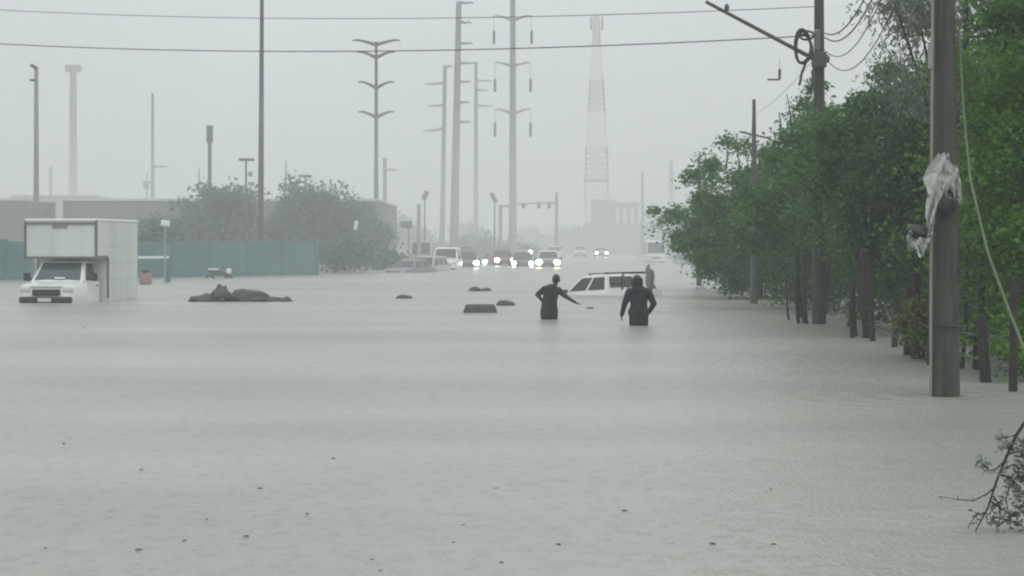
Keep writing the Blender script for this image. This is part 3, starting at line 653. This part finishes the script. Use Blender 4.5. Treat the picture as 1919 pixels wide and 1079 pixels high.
shirt = mat('wet_dark_shirt', (.026,.034,.036), .75, var=.25, scale=7, bump=.6, spec=.25); trou = mat('wet_dark_trousers', (.016,.026,.028), .75, var=.25, scale=6, bump=.6, spec=.25)
jack = mat('wet_navy_jacket', (.017,.022,.030), .7, var=.25, scale=6, bump=.7, spec=.25); hairm = mat('black_hair', (.012,.011,.010), .5)
def legs(b_, x0=0., wide=.13, f=1.0):
    for s in (-1, 1):
        capsule(b_, (x0+s*.095,0,.90), (x0+s*wide,.01,.50), .115*f, .075*f); capsule(b_, (x0+s*wide,.01,.50), (x0+s*(wide+.01),-.02,.11), .072*f, .05*f)
        capsule(b_, (x0+s*(wide+.01),-.03,.06), (x0+s*(wide+.04),.16,.045), .052, .042)
def head(b_, h, ny=1):
    h = Vector(h); capsule(b_, h+Vector((0,-.015,.03)), h+Vector((0,.0,.075)), .088, .092); capsule(b_, h+Vector((0,.03,-.06)), h+Vector((0,.025,.0)), .058, .076)
    capsule(b_, h+Vector((0,.105,-.005)), h+Vector((0,.118,-.03)), .012, .016, n=8)                 # nose
    for s in (-1, 1):
        capsule(b_, h+Vector((s*.088,-.005,.015)), h+Vector((s*.092,-.01,-.03)), .018, .012, n=8)    # ears
        capsule(b_, h+Vector((s*.034,.088,.035)), h+Vector((s*.05,.083,.036)), .014, .012, n=8)      # brow
    capsule(b_, h+Vector((-.022,.088,-.066)), h+Vector((.022,.088,-.066)), .013, .013, n=8)          # lips
def p1(b_):
    capsule(b_, (-.07,0,.95), (.07,0,.95), .125, .125, .85); capsule(b_, (0,0,.93), (.015,0,1.2), .170, .165, .72); capsule(b_, (-.02,0,.80), (0,0,1.12), .218, .195, .64)
    capsule(b_, (.01,0,1.18), (.04,0,1.37), .188, .195, .68); capsule(b_, (-.10,0,1.42), (.20,0,1.40), .085, .085); capsule(b_, (.03,0,1.40), (.12,0,1.47), .12, .075, .8)
    capsule(b_, (.10,0,1.46), (.15,.015,1.58), .065, .06); head(b_, (.165,.02,1.645))
    capsule(b_, (-.12,0,1.43), (-.30,.10,1.29), .088, .064); capsule(b_, (-.30,.10,1.29), (-.17,.19,1.12), .052, .036); hand(b_, (-.17,.19,1.12), (.6,-.5,-.5), (0,.5,-.6))
    capsule(b_, (.22,0,1.405), (.42,.03,1.235), .086, .06); capsule(b_, (.42,.03,1.235), (.64,.08,1.10), .056, .038); hand(b_, (.64,.08,1.10), (.82,.15,-.42), (.1,.9,.2))
    legs(b_, -.01, .115, 1.12)
def c1(c):
    x, y, z = c
    if z > 1.545 or (x > .12 and z > 1.52): return 0
    if x > .36 or (x < -.235 and z < 1.33) or (y > .135 and z > .95 and z < 1.35): return 0
    return 1 if z > .76 else 2
pr = person('person in dark clothes wading away, one arm stretched out, hand on hip', 1030, 47.8, .68, p1, c1, [skin, shirt, trou])
hb = MB(); hb.ball((.165,-.005,1.69), (.098,.105,.098), 16, 10, jit=.08); hb.build('hair', hairm, pr, True)
def p2(b_):
    capsule(b_, (-.09,0,.93), (.09,0,.93), .16, .16, .8); capsule(b_, (0,0,.78), (0,0,1.2), .215, .195, .66); capsule(b_, (0,0,1.18), (0,0,1.37), .205, .20, .66)
    capsule(b_, (-.19,0,1.39), (.19,0,1.39), .10, .10, .9); capsule(b_, (0,-.01,1.4), (-.02,.0,1.52), .13, .10); head(b_, (-.035,.03,1.625))
    capsule(b_, (-.22,0,1.385), (-.33,.01,1.10), .092, .070); capsule(b_, (-.33,.01,1.10), (-.385,.06,.87), .066, .048); hand(b_, (-.385,.06,.87), (-.05,.15,-.98), (.1,.95,.1))
    capsule(b_, (.22,0,1.385), (.345,-.03,1.13), .092, .070); capsule(b_, (.345,-.03,1.13), (.25,.12,.93), .066, .050); hand(b_, (.25,.12,.93), (-.5,.5,-.5), (0,.3,-.9))
    legs(b_, f=1.15)
def c2(c):
    x, y, z = c
    if z > 1.54: return 0
    if (x < -.34 and z < .86) or (y > .15 and .7 < z < .93 and x > 0): return 0
    return 1 if z > .70 else 2
pr = person('person in a hooded navy jacket wading away near the sunken pickup, one elbow bent', 1197, 44.1, .62, p2, c2, [skin, jack, trou])
hb = MB(); hb.loft([[(-.035+r_*math.cos(a), yy+.04*math.sin(a)*0, 1.635+dz+rz*math.sin(a)) for a in np.linspace(0, 6.283, 17)[:-1]] for yy, r_, rz, dz in ((-.155,.03,.03,-.01),(-.145,.085,.09,-.01),(-.10,.125,.135,-.01),(-.03,.138,.15,-.012),(.05,.135,.148,-.015),(.09,.118,.13,-.015))])
hb.tube([(-.02,-.02,1.43),(-.03,-.015,1.52)], [.17,.12], 14); hb.build('hood', jack, pr, True)

# ------------------------------------------------------------------ mounds and blocks standing out of the water
mo = thing('rubble_mound', 'long dark mound of wet rubble rising out of the water near the box truck', 'mound', (gx(450, 62.5), 62.5, 0))
q = 57.6
for i, (px, top, hw, dy) in enumerate(((385,553,30,0),(412,536,20,.15),(463,545,42,.1),(505,557,40,0),(537,557,9,-.1))):
    hgt = (566-top)/q; b_ = MB(); b_.ball(((px-450)/q, dy, 0), (hw/q, .55, hgt*1.0), 20, 12, jit=.34, seed=i+1)
    b_.build('heap' if i != 1 else 'boulder', M['soil'] if i != 1 else M['stone'], mo, True)
rng = np.random.default_rng(8)
for i in range(34):
    x = rng.uniform(-1.55, 1.6); MB().ball((x, -.36+rng.normal(0, .12), .03+.16*rng.uniform()*max(0, 1-abs(x+.2))), (.075*rng.uniform(.6,1.6), .08, .055), 8, 6, jit=.3, seed=20+i).build('stone', M['stone'], mo, True)
def lump(label, px, base, w_, h_, seed, y2=None):
    Y = 6840/(base-HY); s = F/Y; b_ = MB(); n = 2 if y2 else 1
    for k in range(n):
        b_.ball(((k-.5)*(w_/s)*.52*(n-1), 0, -.02), (w_/s/2/(n**.75), .3, h_/s*1.02*(1 if k == 0 else .8)), 18, 12, jit=.14, seed=seed+k)
    o = b_.build('mud_lump', M['soil'], None, True); o.location = (gx(px, Y), Y, 0); return tag(o, label, 'lump', 'dark lumps standing out of the flood')
lump('lone dark lump by itself in open water between the mound and the other blocks', 757, 559, 34, 8, 3)
lump('low double humped dark lump in the water below the red car', 900, 545, 40, 9, 5, True)
lump('rounded dark lump just behind the flat topped block', 947, 572, 38, 11, 8)
b_ = MB(); hw, hh = 31/68., 15/68.
b_.loft([[(-hw*k, -d, z),(hw*k*1.08, -d, z),(hw*k, d, z),(-hw*k, d, z)] for k, d, z in ((1.02,.3,-.3),(1.0,.28,0),(.86,.22,hh*.85),(.78,.17,hh))])
o = b_.build('concrete_block', M['stone'], None, True); o.location = (gx(899, 52.6), 52.6, 0)
tag(o, 'flat topped dark block with sloping ends rising out of the water, nearest of the group', 'block', 'dark lumps standing out of the flood')
b_ = MB(); b_.ball((0,0,0), (.12,.1,.045), 12, 8, jit=.3); o = b_.build('floating_scrap', M['soil'], None, True); o.location = at(1106, 578, 55.6); tag(o, 'small dark scrap floating between the two waders', 'debris')
b_ = MB(); b_.ball((0,0,0), (.2,.1,.04), 12, 8, jit=.3); b_.ball((.16,.05,0), (.08,.1,.05), 10, 8, jit=.3); o = b_.build('floating_scrap', M['plastic'], None, True); o.location = at(1245, 584, 53); tag(o, 'white scrap of plastic floating behind the hooded wader', 'debris')
# small dark bits drifting on the near water
rng = np.random.default_rng(21); bits = [(868,985),(1047,1021),(697,1050),(713,1071),(1170,958),(157,614),(487,916),(461,1006),(85,1028),(260,1031),(345,1014),(1445,917),(388,974),(575,964),(625,860),(265,881),(120,832),(850,1018),(940,1055),(1450,1021),(930,916),(1335,1020)]
base = None
for px, py in bits:
    Y = 6840/(py-HY); s = rng.uniform(.3, .55)*(1+max(0, Y-14)*.05)
    if base is None:
        b_ = MB(); n = 7; vs_ = [(.026*math.cos(a)*(1+.25*math.sin(3*a)), .05*math.sin(a), .008*math.cos(2*a)) for a in np.linspace(0, 6.283, n+1)[:-1]]
        b_.add([(0,0,.012)]+vs_+[(0,0,-.006)], [(0,i+1,(i+1)%n+1) for i in range(n)]+[(n+1,(i+1)%n+1,i+1) for i in range(n)])
        base = o = b_.build('floating_leaf', M['soil'], None)
    else: o = base.copy(); col.objects.link(o)
    o.location = ((px-CX)*Y/F, Y, .006); o.rotation_euler = (0, 0, rng.uniform(0, 6.28)); o.scale = (s, s, s)
    tag(o, 'tiny dark leaf drifting on the open grey water of the near street', 'leaf', 'dark leaves drifting on the water')

# dead branch with wet leaves, highlights painted into them, at the near edge
br = thing('fallen_branch', 'bare twiggy branch with wet leaves, highlights painted pale, poking out of the near water', 'branch', at(1905, 1000, 12.6))
o0 = br.location.copy(); B = lambda px, py, y=12.6: at(px, py, y)-o0
bb = MB(); bb.tube([B(1935,770),B(1905,815),B(1882,865),B(1868,900),B(1852,950),B(1828,995)], [.013,.011,.010,.008,.007,.004], 7)
tw = [[(1868,910),(1850,925),(1825,938),(1795,936),(1760,930)],[(1882,865),(1865,880),(1845,882),(1830,870)],[(1905,815),(1885,820),(1868,822)],[(1875,890),(1895,895),(1919,870),(1945,860)],[(1862,930),(1875,950),(1870,1000)],[(1858,940),(1895,965),(1930,950)],[(1900,880),(1925,905),(1945,940)],[(1890,850),(1915,845),(1940,830)],[(1870,985),(1900,965),(1930,955)],[(1895,900),(1885,935),(1893,980)],[(1848,960),(1830,965),(1815,985)],[(1852,878),(1840,868),(1838,850)]]
rng = np.random.default_rng(3); lc = []
for q_ in range(26):
    x_, y_ = rng.uniform(1850, 1925), rng.uniform(800, 990)
    if x_ < 1925-(y_-780)*.42: x_ += 45
    dx_, dy_ = rng.choice((-1, 1))*rng.uniform(12, 34), rng.uniform(-14, 26); tw.append([(x_, y_), (x_+dx_*.5, y_+dy_*.35), (x_+dx_, y_+dy_)])
for k, tp in enumerate(tw):
    P = [B(a, c_, 12.6+rng.normal(0, .05)*min(1, i)) for i, (a, c_) in enumerate(tp)]; bb.tube(P, [.0065*(1-.75*i/(len(P)-1)) for i in range(len(P))], 5)
    if k != 0:
        for i in range(16): u = rng.uniform(.2, 1)*(len(P)-1); a = min(int(u), len(P)-2); lc.append(P[a].lerp(P[a+1], u-a)+Vector(rng.normal(0, .022, 3)))
    for i in range(1, len(P)): # thorns
        bb.tube([P[i], P[i]+Vector((rng.normal(0,.012), 0, rng.choice((-1,1))*.028))], [.004,.001], 4)
bb.build('stem', M['bark'], br, True); leaf_mesh('leaves', [tuple(p) for p in lc], LV['pale'], .042, rng, .5, .3, br)['kind'] = 'stuff'

# ------------------------------------------------------------------ left side: wall, gate bar, trees, sheds
W0, W1 = Vector((gx(592, 114.5), 114.5, -.7)), Vector((-33, 90, -.7)); n = 12; ang = math.atan2(W1.y-W0.y, W1.x-W0.x)
wl = thing('boundary_wall', 'long teal painted wall at the edge of the flood behind the box truck', 'wall', W0, ang); ln = (W1-W0).length/n
for i in range(n):
    hh = 2.68+(.12 if i > 7 else 0)
    MB().box(((i+.5)*ln, 0, hh/2), (ln-.22,.14,hh)).build('panel', M['teal'], wl)
for i in range(n+1): MB().bbox((i*ln, 0, 1.40), (.24,.24,2.8), .02).build('pillar', M['tealpost'], wl)
MB().box((n*ln/2, 0, .8+.02), (n*ln,.16,.12)).build('plinth', M['tealpost'], wl)
gt = thing('barrier_gate', 'white barrier arm on a dark post sticking out behind the box truck', 'barrier', (gx(313, 93), 93, -.6))
MB().bbox((0,0,.85), (.22,.22,1.75), .03).build('post', M['tealpost'], gt)
MB().bbox((-.65,0,1.80), (1.5,.07,.12), .02).build('arm', M['white'], gt); gt.children[1].rotation_euler = (0, R(4), 0)
rb = thing('plastic_barrel', 'faded red barrel half under water just behind the box truck', 'barrel', (gx(273, 88), 88, -.35))
MB().loft([[(r_*math.cos(a), r_*math.sin(a), z) for a in np.linspace(0, 6.283, 17)[:-1]] for r_, z in ((.26,0),(.28,.1),(.30,.35),(.27,.38),(.30,.42),(.29,.7),(.24,.86),(.2,.88))]).build('drum', mat('faded_red', (.30,.17,.165), .5), rb, True)
MB().bbox((0,0,.95), (.3,.3,.13), .04).build('lid', M['trim'], rb, True)

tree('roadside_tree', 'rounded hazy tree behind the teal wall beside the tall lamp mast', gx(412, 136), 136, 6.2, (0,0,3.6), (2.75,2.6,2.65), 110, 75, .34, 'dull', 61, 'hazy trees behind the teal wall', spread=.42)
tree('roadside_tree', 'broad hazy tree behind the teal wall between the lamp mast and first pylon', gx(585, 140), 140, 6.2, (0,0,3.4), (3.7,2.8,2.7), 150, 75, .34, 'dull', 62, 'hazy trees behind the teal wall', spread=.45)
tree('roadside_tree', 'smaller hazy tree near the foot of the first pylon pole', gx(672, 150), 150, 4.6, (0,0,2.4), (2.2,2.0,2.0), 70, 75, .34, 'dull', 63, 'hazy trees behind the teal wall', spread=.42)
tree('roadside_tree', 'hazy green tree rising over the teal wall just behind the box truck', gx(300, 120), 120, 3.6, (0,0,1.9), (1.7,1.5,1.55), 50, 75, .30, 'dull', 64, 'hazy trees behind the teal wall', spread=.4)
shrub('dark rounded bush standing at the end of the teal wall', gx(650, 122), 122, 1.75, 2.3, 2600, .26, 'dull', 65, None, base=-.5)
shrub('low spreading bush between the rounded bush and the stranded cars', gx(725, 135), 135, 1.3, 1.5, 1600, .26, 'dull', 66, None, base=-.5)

def shed(name, label, px0, px1, top, Y, depth, wallm, ribs=0, openings=()):
    x0, x1 = gx(px0, Y), gx(px1, Y); hh = at(0, top, Y).z+.5; root = thing(name, label, 'building', ((x0+x1)/2, Y, -.5)); wd = x1-x0
    MB().box((0, depth/2, (hh-.12)/2), (wd, depth, hh-.12)).build('wall', M[wallm], root)
    MB().bbox((0, depth/2, hh-.05), (wd+.3, depth+.3, .22), .03).build('roof', M['shedroof'], root)
    if ribs:
        for i in range(ribs):
            MB().box((-wd/2+wd*(i+.5)/ribs, -.03, (hh-.3)/2), (.16,.08,hh-.3)).build('rib', M[wallm], root)
    for (u, w_, z0, h_) in openings:
        f = MB().box((-wd/2+wd*u, -.03, z0+h_/2), (w_,.1,h_)).build('window', M['steel'], root); MB().box((-wd/2+wd*u, -.09, z0+h_/2), (w_-.24,.04,h_-.24)).build('pane', M['glass'], f)
    return root
shed('warehouse', 'long dark grey warehouse with pale roof edge behind the teal wall', 118, 705, 373, 168, 30, 'shed', 24, ((.12,2.2,3.2,1.1),(.22,2.2,3.2,1.1),(.32,2.2,3.2,1.1)))
shed('grey_shed', 'small grey shed at the photo edge beyond the box truck', -60, 40, 372, 160, 12, 'shed', 4)
shed('pale_building', 'pale plastered building between the grey shed and the dark warehouse', 20, 170, 366, 235, 14, 'plaster', 0, ((.3,1.4,2.6,1.2),(.6,1.4,2.6,1.2)))

# ------------------------------------------------------------------ lamp posts and slim poles
def slim_pole(name, label, cat, px, top, Y, r0, r1, m='steel', extras=(), base=-.7, lean=0.):
    root = thing(name, label, cat, (gx(px, Y), Y, base)); hh = at(px, top, Y).z-base; s = Y/F
    MB().tube([(lean*k/4, 0, hh*k/4) for k in range(5)], [r0+(r1-r0)*k/4 for k in range(5)], 10).build('pole', M[m], root, True)
    for (nm, c, d, mm, rot) in extras:   # centre and size in photo pixels at that depth
        o = MB().bbox((0,0,0), (d[0]*s, .35 if d[0]*s > .5 else .22, d[1]*s), .03).build(nm, M[mm], root, True, (c[0]*s, 0, hh+c[1]*s)); o.rotation_euler = (0, R(rot), 0)
    return root
slim_pole('lamp_mast', 'very tall dark mast running out of the top of the photo beside the rounded tree', 'mast', 488, -70, 112, .20, .095, 'darksteel', lean=.1)
slim_pole('street_lamp', 'tall grey pole with small bent lamp head rising behind the box truck', 'street lamp', 68, 126, 96, .16, .10, 'steel', (('lamp_head',(-4,1),(14,6),'darksteel',30),('bracket',(-5,-24),(14,4),'darksteel',5)))
slim_pole('antenna_pole', 'slender pale pole standing alone above the dark warehouse roof', 'pole', 286, 175, 215, .26, .14, 'steel', (('crossbar',(14,-137),(26,3),'steel',0),))
slim_pole('antenna_mast', 'faint wide mast with a platform head high behind the box truck', 'mast', 137, 122, 420, 1.0, .75, 'steel', (('platform',(0,-6),(30,14),'steel',0),))
slim_pole('utility_pole', 'faint stub of a pole between the street lamp and the faint wide mast', 'utility pole', 95, 312, 330, .35, .25, 'steel')
slim_pole('utility_pole', 'thin small pole with a crossbar beside the slender pale pole on the warehouse', 'utility pole', 275, 325, 230, .10, .08, 'steel', (('crossbar',(0,-16),(16,4),'steel',0),('transformer',(-1,-24),(10,9),'steel',0)))
slim_pole('antenna_pole', 'dark pole with a thick antenna head over the rounded hazy tree', 'pole', 393, 237, 150, .16, .14, 'darksteel', (('antenna',(0,-14),(12,32),'darksteel',0),))
slim_pole('utility_pole', 'short thin pole peeping above the rounded hazy tree', 'utility pole', 373, 315, 170, .10, .06, 'steel')
slim_pole('street_lamp', 'thin pole with a flat twin lamp bar just beside the very tall mast', 'street lamp', 461, 300, 128, .08, .06, 'darksteel', (('lamp_bar',(1,1),(28,5),'darksteel',0),('loudspeaker',(8,-26),(8,9),'steel',0),('bracket',(10,-44),(12,6),'steel',0)))
slim_pole('street_lamp', 'flat twin lamp bar on a thin pole above the broad hazy tree', 'street lamp', 572, 331, 170, .10, .08, 'darksteel', (('lamp_bar',(0,1),(24,5),'darksteel',0),('sign',(-18,-12),(16,8),'darksteel',-25)))
slim_pole('utility_pole', 'faint thin pole between the very tall mast and the twin lamp bar', 'utility pole', 536, 300, 300, .25, .16, 'steel')
slim_pole('flood_lamp', 'white round lamp glinting on a thin post behind the box truck', 'lamp', 309, 420, 92, .05, .04, 'steel', (('lamp_head',(1,2),(16,11),'white',8),))
slim_pole('sign_post', 'thin post with a small white plate before the smaller hazy tree', 'sign', 667, 424, 124, .04, .035, 'steel', (('plate',(0,2),(7,17),'white',8),))
slim_pole('utility_pole', 'short dark pole right beside the first pylon pole', 'utility pole', 721, 300, 190, .24, .18, 'steel', (('cap',(0,2),(10,4),'steel',0),('crossbar',(10,-18),(24,3),'steel',0)))
slim_pole('solar_lamp', 'thin pole topped by a tilted dark panel left of the thick pylon', 'street lamp', 796, 366, 200, .09, .07, 'darksteel', (('panel',(1,0),(9,17),'darksteel',25),))
slim_pole('solar_lamp', 'tilted dark panel on a thin pole just before the pylon with hanging insulators', 'street lamp', 927, 372, 205, .09, .07, 'darksteel', (('panel',(-2,2),(8,20),'darksteel',-28),))
slim_pole('gantry_post', 'post with a short arm at the foot of the pylon with hanging insulators', 'post', 938, 386, 215, .22, .2, 'steel', (('arm',(9,0),(22,4),'steel',0),))
slim_pole('sign_post', 'stout grey post by the two dark signal heads', 'post', 785, 382, 172, .2, .16, 'steel')
slim_pole('utility_pole', 'bare pole standing alone in front of the hazy far building', 'utility pole', 1204, 323, 260, .22, .16, 'steel')
slim_pole('utility_pole', 'ghostly pole in the mist just short of the verge trees', 'utility pole', 1258, 300, 520, .9, .5, 'steel')
ts = thing('traffic_signal', 'overhead traffic signal pole with a long arm spanning towards the pylon', 'traffic signal', (gx(1043, 230), 230, -.5)); s = 230/F; hh = at(0, 360, 230).z+.5
MB().tube([(0,0,0),(0,0,hh)], [.26,.17], 10).build('pole', M['steel'], ts, True); za = at(0, 379, 230).z+.5
MB().tube([(0,0,za),(-35*s,0,za-.08),(-88*s,0,za-.3)], [.14,.12,.09], 8).build('arm', M['steel'], ts, True)
for dx in (-33, -62, -14):
    o = MB().bbox((dx*s,-.1,za-.42), (.4,.3,.62), .04).build('signal_head', M['darksteel'], ts)
sg = thing('traffic_signal', 'pair of dark signal heads on a pale pole near the stranded cars', 'traffic signal', (gx(766, 168), 168, -.6)); s = 168/F; zc = at(0, 421, 168).z+.6
MB().tube([(0,0,0),(0,0,zc+.3)], .07, 8).build('pole', M['conduit'], sg, True)
MB().bbox((0,-.15,zc), (.62,.25,.62), .05).build('signal_head', M['darksteel'], sg); MB().bbox((-11*s,-.15,zc), (.36,.25,.56), .05).build('signal_head', M['darksteel'], sg)
MB().tube([(0,0,zc),(-11*s,0,zc)], .04, 6).build('bracket', M['steel'], sg)

# ------------------------------------------------------------------ transmission poles
def pylon(label, px, top, Y, r0, r1, arms, m='steel', base=-.5, lean_px=0):
    """arms: (row of tip, row of root, reach in photo px, sides, insulator (from, to) or None)"""
    root = thing('transmission_pole', label, 'pylon', (gx(px, Y), Y, base)); s = Y/F; H = at(px, top, Y).z-base; zz = lambda py: at(px, py, Y).z-base
    MB().tube([(-lean_px*s*(1-k/6), 0, H*k/6) for k in range(7)], [r0+(r1-r0)*k/6 for k in range(7)], 12).build('pole', M[m], root, True)
    for (pt, pr_, reach, sides, ins) in arms:
        for sx in sides:
            a = Vector((0,0,zz(pr_))); e = Vector((sx*reach*s, 0, zz(pt))); c = a.lerp(e, .5)+Vector((0,0,(zz(pt)-zz(pr_))*.32))
            ar = MB().tube([a, a.lerp(c, .5)+Vector((0,0,.02)), c, c.lerp(e, .55)+Vector((0,0,.1)), e], [.17,.15,.12,.10,.06], 8).build('arm', M[m], root, True)
            if ins:
                MB().tube([(e.x*.98,0,e.z),(e.x*.98,0,zz(ins[0]))], .03, 5).build('insulator_link', M[m], ar)
                z0, z1 = zz(ins[0]), zz(ins[1]); kk = 12
                MB().tube([(e.x*.98,0,z0+(z1-z0)*k/kk) for k in range(kk+1)], [.10 if k % 2 else .19 for k in range(kk+1)], 8).build('insulator', M['darksteel'], ar, True)
    return root
pylon('slender dark pylon pole with four pairs of upswept arms above the hazy trees', 705, 78, 178, .24, .13, ((76,84,45,(-1,1),None),(98,108,35,(-1,1),None),(154,165,34,(-1,1),None),(210,220,34,(-1,1),None)), 'darksteel')
pylon('leaning grey pylon pole with drooping one sided arms beside the thickest pylon', 834, 123, 235, .36, .22, ((158,155,38,(-1,),None),(199,196,32,(-1,),None),(246,239,42,(-1,),None),(124,126,14,(1,),None)), 'steel', lean_px=6)
pylon('thickest pylon pole, its arms all on one side, reaching almost out of the sky', 860, 3, 205, .52, .30, ((6,4,28,(1,),None),(43,40,24,(1,),None),(82,80,26,(1,),None),(119,117,22,(1,),None),(154,152,22,(1,),None),(192,191,20,(1,),None),(229,228,22,(1,),None)), 'steel', lean_px=10)
pylon('thin far pylon pole just behind the thickest pylon', 892, 116, 290, .42, .26, ((118,118,30,(-1,),None),(152,150,30,(1,),None),(170,168,24,(1,),None),(199,197,32,(1,),None)), 'steel')
pylon('big pylon pole with upswept paired arms and hanging insulators over the middle of the road', 961, -30, 225, .50, .30, ((30,39,36,(-1,1),(58,82)),(118,124,34,(-1,1),(148,172)),(205,214,34,(-1,1),(230,256))), 'steel')
mt = thing('lattice_tower', 'faint banded lattice telecom tower rising in the mist behind the far building', 'tower', (gx(1118, 500), 500, -.3)); s = 500/F; H = at(0, 28, 500).z
def mast_part(name, z0, z1, w0, w1, m, nb):
    b_ = MB()
    for k in range(nb+1):
        for sx, sy in ((-1,-1),(1,-1),(1,1),(-1,1)):
            if k == nb: continue
            za, zb_ = z0+(z1-z0)*k/nb, z0+(z1-z0)*(k+1)/nb; wa, wb_ = w0+(w1-w0)*k/nb, w0+(w1-w0)*(k+1)/nb
            nx_, ny_ = {(-1,-1):(1,-1),(1,-1):(1,1),(1,1):(-1,1),(-1,1):(-1,-1)}[(sx,sy)]
            b_.tube([(sx*wa,sy*wa,za),(sx*wb_,sy*wb_,zb_)], .12, 5); b_.tube([(sx*wa,sy*wa,za),(nx_*wb_,ny_*wb_,zb_)], .06, 4); b_.tube([(sx*wb_,sy*wb_,zb_),(nx_*wb_,ny_*wb_,zb_)], .06, 4); b_.tube([(nx_*wa,ny_*wa,za),(sx*wb_,sy*wb_,zb_)], .06, 4)
    b_.build(name, M[m], mt)
zp = lambda py: at(0, py, 500).z+.3
mast_part('tower_section', 0, zp(338), 2.9, 2.9, 'mast_red', 5); mast_part('tower_section', zp(338), zp(276), 2.9, 2.7, 'mast_red', 6)
mast_part('tower_section', zp(276), zp(212), 2.6, 2.1, 'mast_white', 6); mast_part('tower_section', zp(212), zp(150), 2.1, 1.7, 'mast_red', 7)
mast_part('tower_section', zp(150), zp(85), 1.6, 1.0, 'mast_white', 7); mast_part('tower_section', zp(85), zp(30), 1.0, .5, 'mast_red', 8)
MB().bbox((0,0,zp(338)), (6.6,6.6,.5), .05).build('platform', M['mast_red'], mt)
for sx in (-1, 1): MB().bbox((sx*1.4,-1.4,zp(45)), (.7,.4,3.4), .05).build('antenna_panel', M['steel'], mt)

# ------------------------------------------------------------------ far end of the road
fb = thing('far_building', 'hazy far building with blocky flat roof and columns beneath the lattice tower', 'building', (gx(1155, 400), 400, -.3)); s = 400/F
zq = lambda py: at(0, py, 400).z+.3
MB().box((0,6,zq(440)/2+zq(418)/2-zq(440)/2), ((1205-1087)*s,12,zq(418))).build('lower_storey', M['shed'], fb)
MB().box((-22*s,5.5,(zq(418)+zq(374))/2), (44*s,10,zq(374)-zq(418))).build('upper_block', M['shed'], fb)
MB().box((22*s,5.5,zq(383)), (44*s,10,1.0)).build('canopy_roof', M['shed'], fb)
for dx in (10, 24, 38): MB().box((dx*s,1.5,(zq(418)+zq(386))/2), (.9,.9,zq(386)-zq(418))).build('column', M['shed'], fb)
for dx in (-36, -22, -8): f = MB().box((dx*s,.47,zq(396)), (1.1,.1,1.4)).build('window', M['steel'], fb); MB().box((dx*s,.40,zq(396)), (.8,.06,1.1)).build('pane', M['glass'], f)
ew = thing('retaining_wall', 'long pale wall closing the far end of the flooded road', 'wall', (gx(1120, 360), 360, -.5)); s = 360/F
for i in range(12):
    x = (-170+i*30)*s; hh = at(0, 432+ (0 if i > 4 else 6), 360).z+.5
    MB().box((x+15*s, 1, hh/2), (30*s-.1, .5, hh)).build('panel', M['embank'], ew)
for i in range(13): MB().box(((-170+i*30)*s, .95, 1.6), (.35,.7,3.2)).build('pillar', M['embank'], ew)
for i, (px, w_, h_) in enumerate(((815,2.6,2.0),(850,3.0,1.8),(905,2.6,3.2),(945,3.0,1.9),(985,2.8,1.7))):
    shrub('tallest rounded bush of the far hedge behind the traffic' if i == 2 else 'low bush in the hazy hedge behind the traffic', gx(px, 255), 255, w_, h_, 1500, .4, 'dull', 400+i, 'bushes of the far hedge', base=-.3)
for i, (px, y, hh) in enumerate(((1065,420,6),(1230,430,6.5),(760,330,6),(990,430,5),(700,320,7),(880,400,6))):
    tree('distant_tree', 'misty tree line crown far beyond the traffic', gx(px, y), y, hh, (0,0,hh*.55), (hh*.6,hh*.5,hh*.45), 50, 40, .75, 'dull', 500+i, 'misty far trees', spread=.7, base=-.2, trunk=.25)
